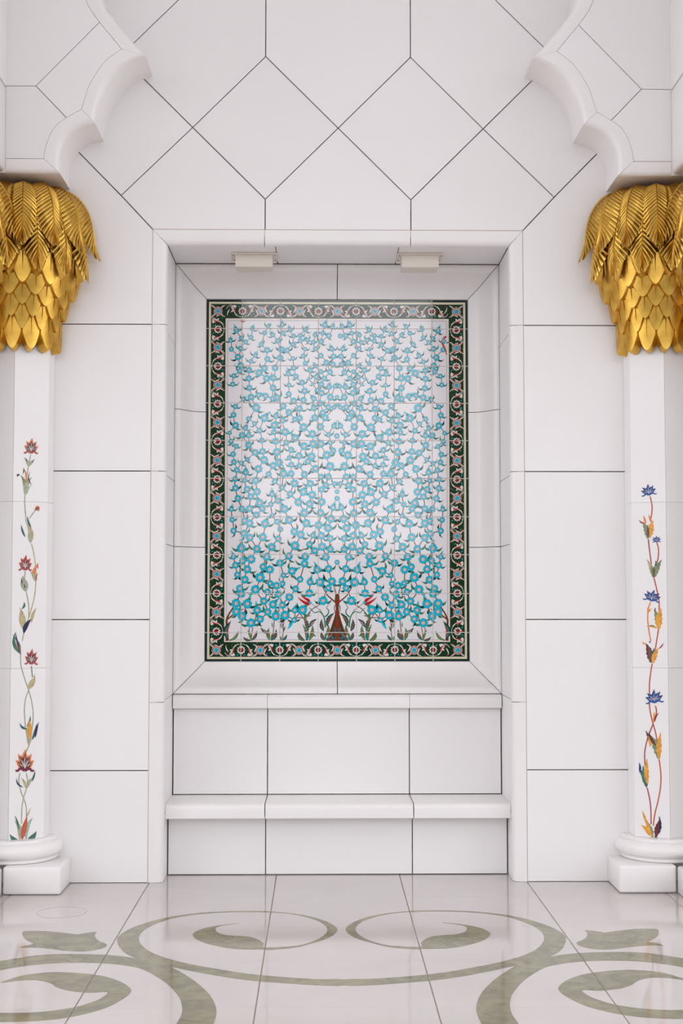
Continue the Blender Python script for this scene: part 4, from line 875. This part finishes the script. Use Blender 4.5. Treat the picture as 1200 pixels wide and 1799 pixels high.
for b, t, w, bend, rim, fill, core in [
    ((45, 575), (75, 370), 46, -.22, 'leaf_dark', 'leaf', 'red'), ((60, 575), (150, 470), 26, .14, 'leaf', 'lime', 'pink'), ((280, 575), (195, 535), 24, -.14, 'leaf_dark', 'leaf', 'red'), ((282, 575), (240, 460), 20, .05, 'leaf', 'lime', None),
    ((285, 575), (345, 470), 26, .10, 'leaf_dark', 'leaf', 'red'), ((480, 575), (470, 440), 34, -.12, 'leaf', 'lime', 'red'), ((490, 575), (545, 455), 34, .14, 'leaf_dark', 'leaf', 'red'), ((465, 500), (380, 440), 28, -.10, 'leaf_dark', 'leaf', 'pink'), ((495, 575), (500, 500), 16, 0, 'leaf', 'leaf', None),
    ((600, 575), (580, 520), 18, 0, 'leaf', 'lime', None), ((608, 575), (660, 510), 22, .1, 'leaf_dark', 'leaf', None), ((605, 450), (585, 385), 10, 0, 'leaf', 'leaf', None), ((625, 480), (640, 420), 12, 0, 'leaf', 'leaf', None), ((505, 440), (500, 380), 10, 0, 'leaf', 'leaf', None),
    ((850, 578), (780, 480), 36, -.20, 'leaf', 'leaf', 'red'), ((830, 578), (765, 525), 26, .0, 'leaf', 'lime', None), ((860, 578), (820, 400), 24, .10, 'leaf', 'lime', 'red'), ((880, 480), (835, 320), 34, .05, 'leaf_dark', 'leaf', 'red'),
    ((855, 400), (900, 300), 26, -.25, 'leaf', 'lime', 'pink'), ((895, 440), (975, 350), 30, -.12, 'leaf_dark', 'leaf', 'pink'), ((870, 578), (880, 470), 26, 0, 'leaf_dark', 'aqua_dark', None), ((890, 578), (925, 410), 34, .1, 'leaf', 'lime', 'red'), ((925, 490), (970, 530), 16, .2, 'leaf_dark', 'leaf', None),
    ((895, 300), (890, 285), 20, .2, 'leaf_dark', 'leaf', None), ((1055, 575), (1020, 480), 30, -.1, 'leaf_dark', 'leaf', 'red'), ((1045, 480), (1025, 350), 34, -.1, 'leaf_dark', 'leaf', 'red'), ((1060, 540), (1090, 400), 28, .12, 'leaf', 'lime', 'red'),
    ((1080, 430), (1160, 285), 36, -.14, 'leaf_dark', 'leaf', 'red'), ((1070, 560), (1150, 480), 24, .1, 'leaf', 'leaf', 'pink'), ((1065, 575), (1060, 500), 18, 0, 'leaf', 'leaf', None)]: plant(b, t, w, bend, rim, fill, core)
st(3, 'leaf', [(1062, 440), (1056, 370), (1040, 315), (1000, 275), (945, 285), (915, 250), (888, 235)], 16, 5); st(3, 'leaf', [(1058, 330), (1090, 300), (1095, 260), (1075, 235), (1098, 195)], 16, 5)
st(3, 'leaf', [(1042, 318), (1010, 262), (960, 225), (915, 188)], 6, 5); st(4, 'red', [(1012, 262), (1003, 250)], 8, 6)
for b, t, w, bend in (((905, 195), (765, 115), 22, -.10), ((905, 190), (800, 108), 20, .06), ((905, 195), (815, 172), 20, -.1), ((903, 198), (850, 180), 40, 0), ((908, 180), (838, 128), 18, .12)): lf(4, 'red', b, t, w, bend)
st(5, 'pink', [(880, 185), (840, 150), (805, 128)], 3, 2); two(5, 'aqua', fan(disc(*fp((903, 182)), 2.6, 8), fp((903, 182))))
lf(2, 'aqua', (720, 385), (662, 462), 26, .0); lf(1, 'leaf', (725, 375), (680, 440), 32, .1)
# two half motifs cut by the inner line, on the upper left and upper right
put(3, 'pink', [((60.5, 38), (68.5, 38), (64.5, 41.6))]); put(4, 'red', leaf_tris(60, 38.6, 69, 38.6, 3.2, .1, 6))
put(2, 'pale', fan([(DW - 38, 64), (DW - 44, 69), (DW - 49, 77), (DW - 46, 85), (DW - 38, 100)], (DW - 38.2, 82)))
put(4, 'red', strip_tris([(DW - 38.4, 65), (DW - 43, 70), (DW - 45.5, 77), (DW - 42, 84), (DW - 39.2, 91), (DW - 38.4, 98)], 3.0, 1.6)); put(5, 'pink', strip_tris([(DW - 42, 68), (DW - 47, 74), (DW - 46.6, 80)], 1.6, 1.0)); put(5, 'aqua', leaf_tris(DW - 43, 80, DW - 38.4, 72, 2.2, 0, 4))

pan = empty('tile_picture', ((PX0 + PX1) / 2, YPANEL, PZ0)); tag(pan, 'glazed tile picture of turquoise blossom trees in a dark green floral border', 'tile mural')
bk = MB(); bk.box(PX0 + .001, PX1 - .001, YPANEL + .004, YPANEL + .03, PZ0 + .001, PZ1 - .001); rel(bk.build('grout_bed', M['grout'], pan), pan)
TX = [0, 63.3, 130.9, 197.8, 264.5, 331.3, 398.2, DW]; TY = [0, 52, 118.2, 184, 250, 316.7, 384, 450.2, 518.3, 586, DH]
kx, kz = (PX1 - PX0) / DW, (PZ1 - PZ0) / DH
items = []
for (ly, colr, fr_), trs in DECO.items():
    ci = GN.index(colr)
    for t in trs: items.append((ly + .85 * fr_, ci, t, min(p[0] for p in t), max(p[0] for p in t), min(p[1] for p in t), max(p[1] for p in t)))
g_ = .33
for i in range(7):
    for j in range(10):
        x0, x1, y0, y1 = TX[i] + g_, TX[i + 1] - g_, TY[j] + g_, TY[j + 1] - g_
        cx_, cy_ = (x0 + x1) / 2, (y0 + y1) / 2; hw_, hh_ = (x1 - x0) / 2, (y1 - y0) / 2; b = MB()
        def W3(x, y, d): return ((x - cx_) * kx, d, -(y - cy_) * kz)
        e = .35; fr = [(x0 + e, y1 - e), (x1 - e, y1 - e), (x1 - e, y0 + e), (x0 + e, y0 + e)]; ed = [(x0, y1), (x1, y1), (x1, y0), (x0, y0)]
        b.add([W3(*p, 0) for p in fr] + [W3(*p, .0009) for p in ed] + [W3(*p, .009) for p in ed], [(0, 1, 2, 3)] + [(k, k + 4, (k + 1) % 4 + 4, (k + 1) % 4) for k in range(4)] + [(k + 4, k + 8, (k + 1) % 4 + 8, (k + 1) % 4 + 4) for k in range(4)] + [(11, 10, 9, 8)], GN.index('white'))
        for ly, ci, t, ax, bx_, ay, by_ in items:
            if bx_ < x0 or ax > x1 or by_ < y0 or ay > y1: continue
            c = clip(t, x0 + e, x1 - e, y0 + e, y1 - e)
            if len(c) < 3: continue
            a = area(c)
            if abs(a) < 1e-4: continue
            if a > 0: c = c[::-1]                   # y runs down in the drawing
            b.add([W3(*p, -.00016 * (ly + 1)) for p in c], [tuple(range(len(c)))], ci)
        o = b.build('tile', [G[k] for k in GN], pan)
        rr_ = random.Random(i * 31 + j)
        o.location = (PX0 + cx_ * kx - pan.location.x, rr_.uniform(-.0004, .0004), PZ1 - cy_ * kz - pan.location.z)
        o.rotation_euler = (R(rr_.gauss(0, .10)), 0, R(rr_.gauss(0, .12)))
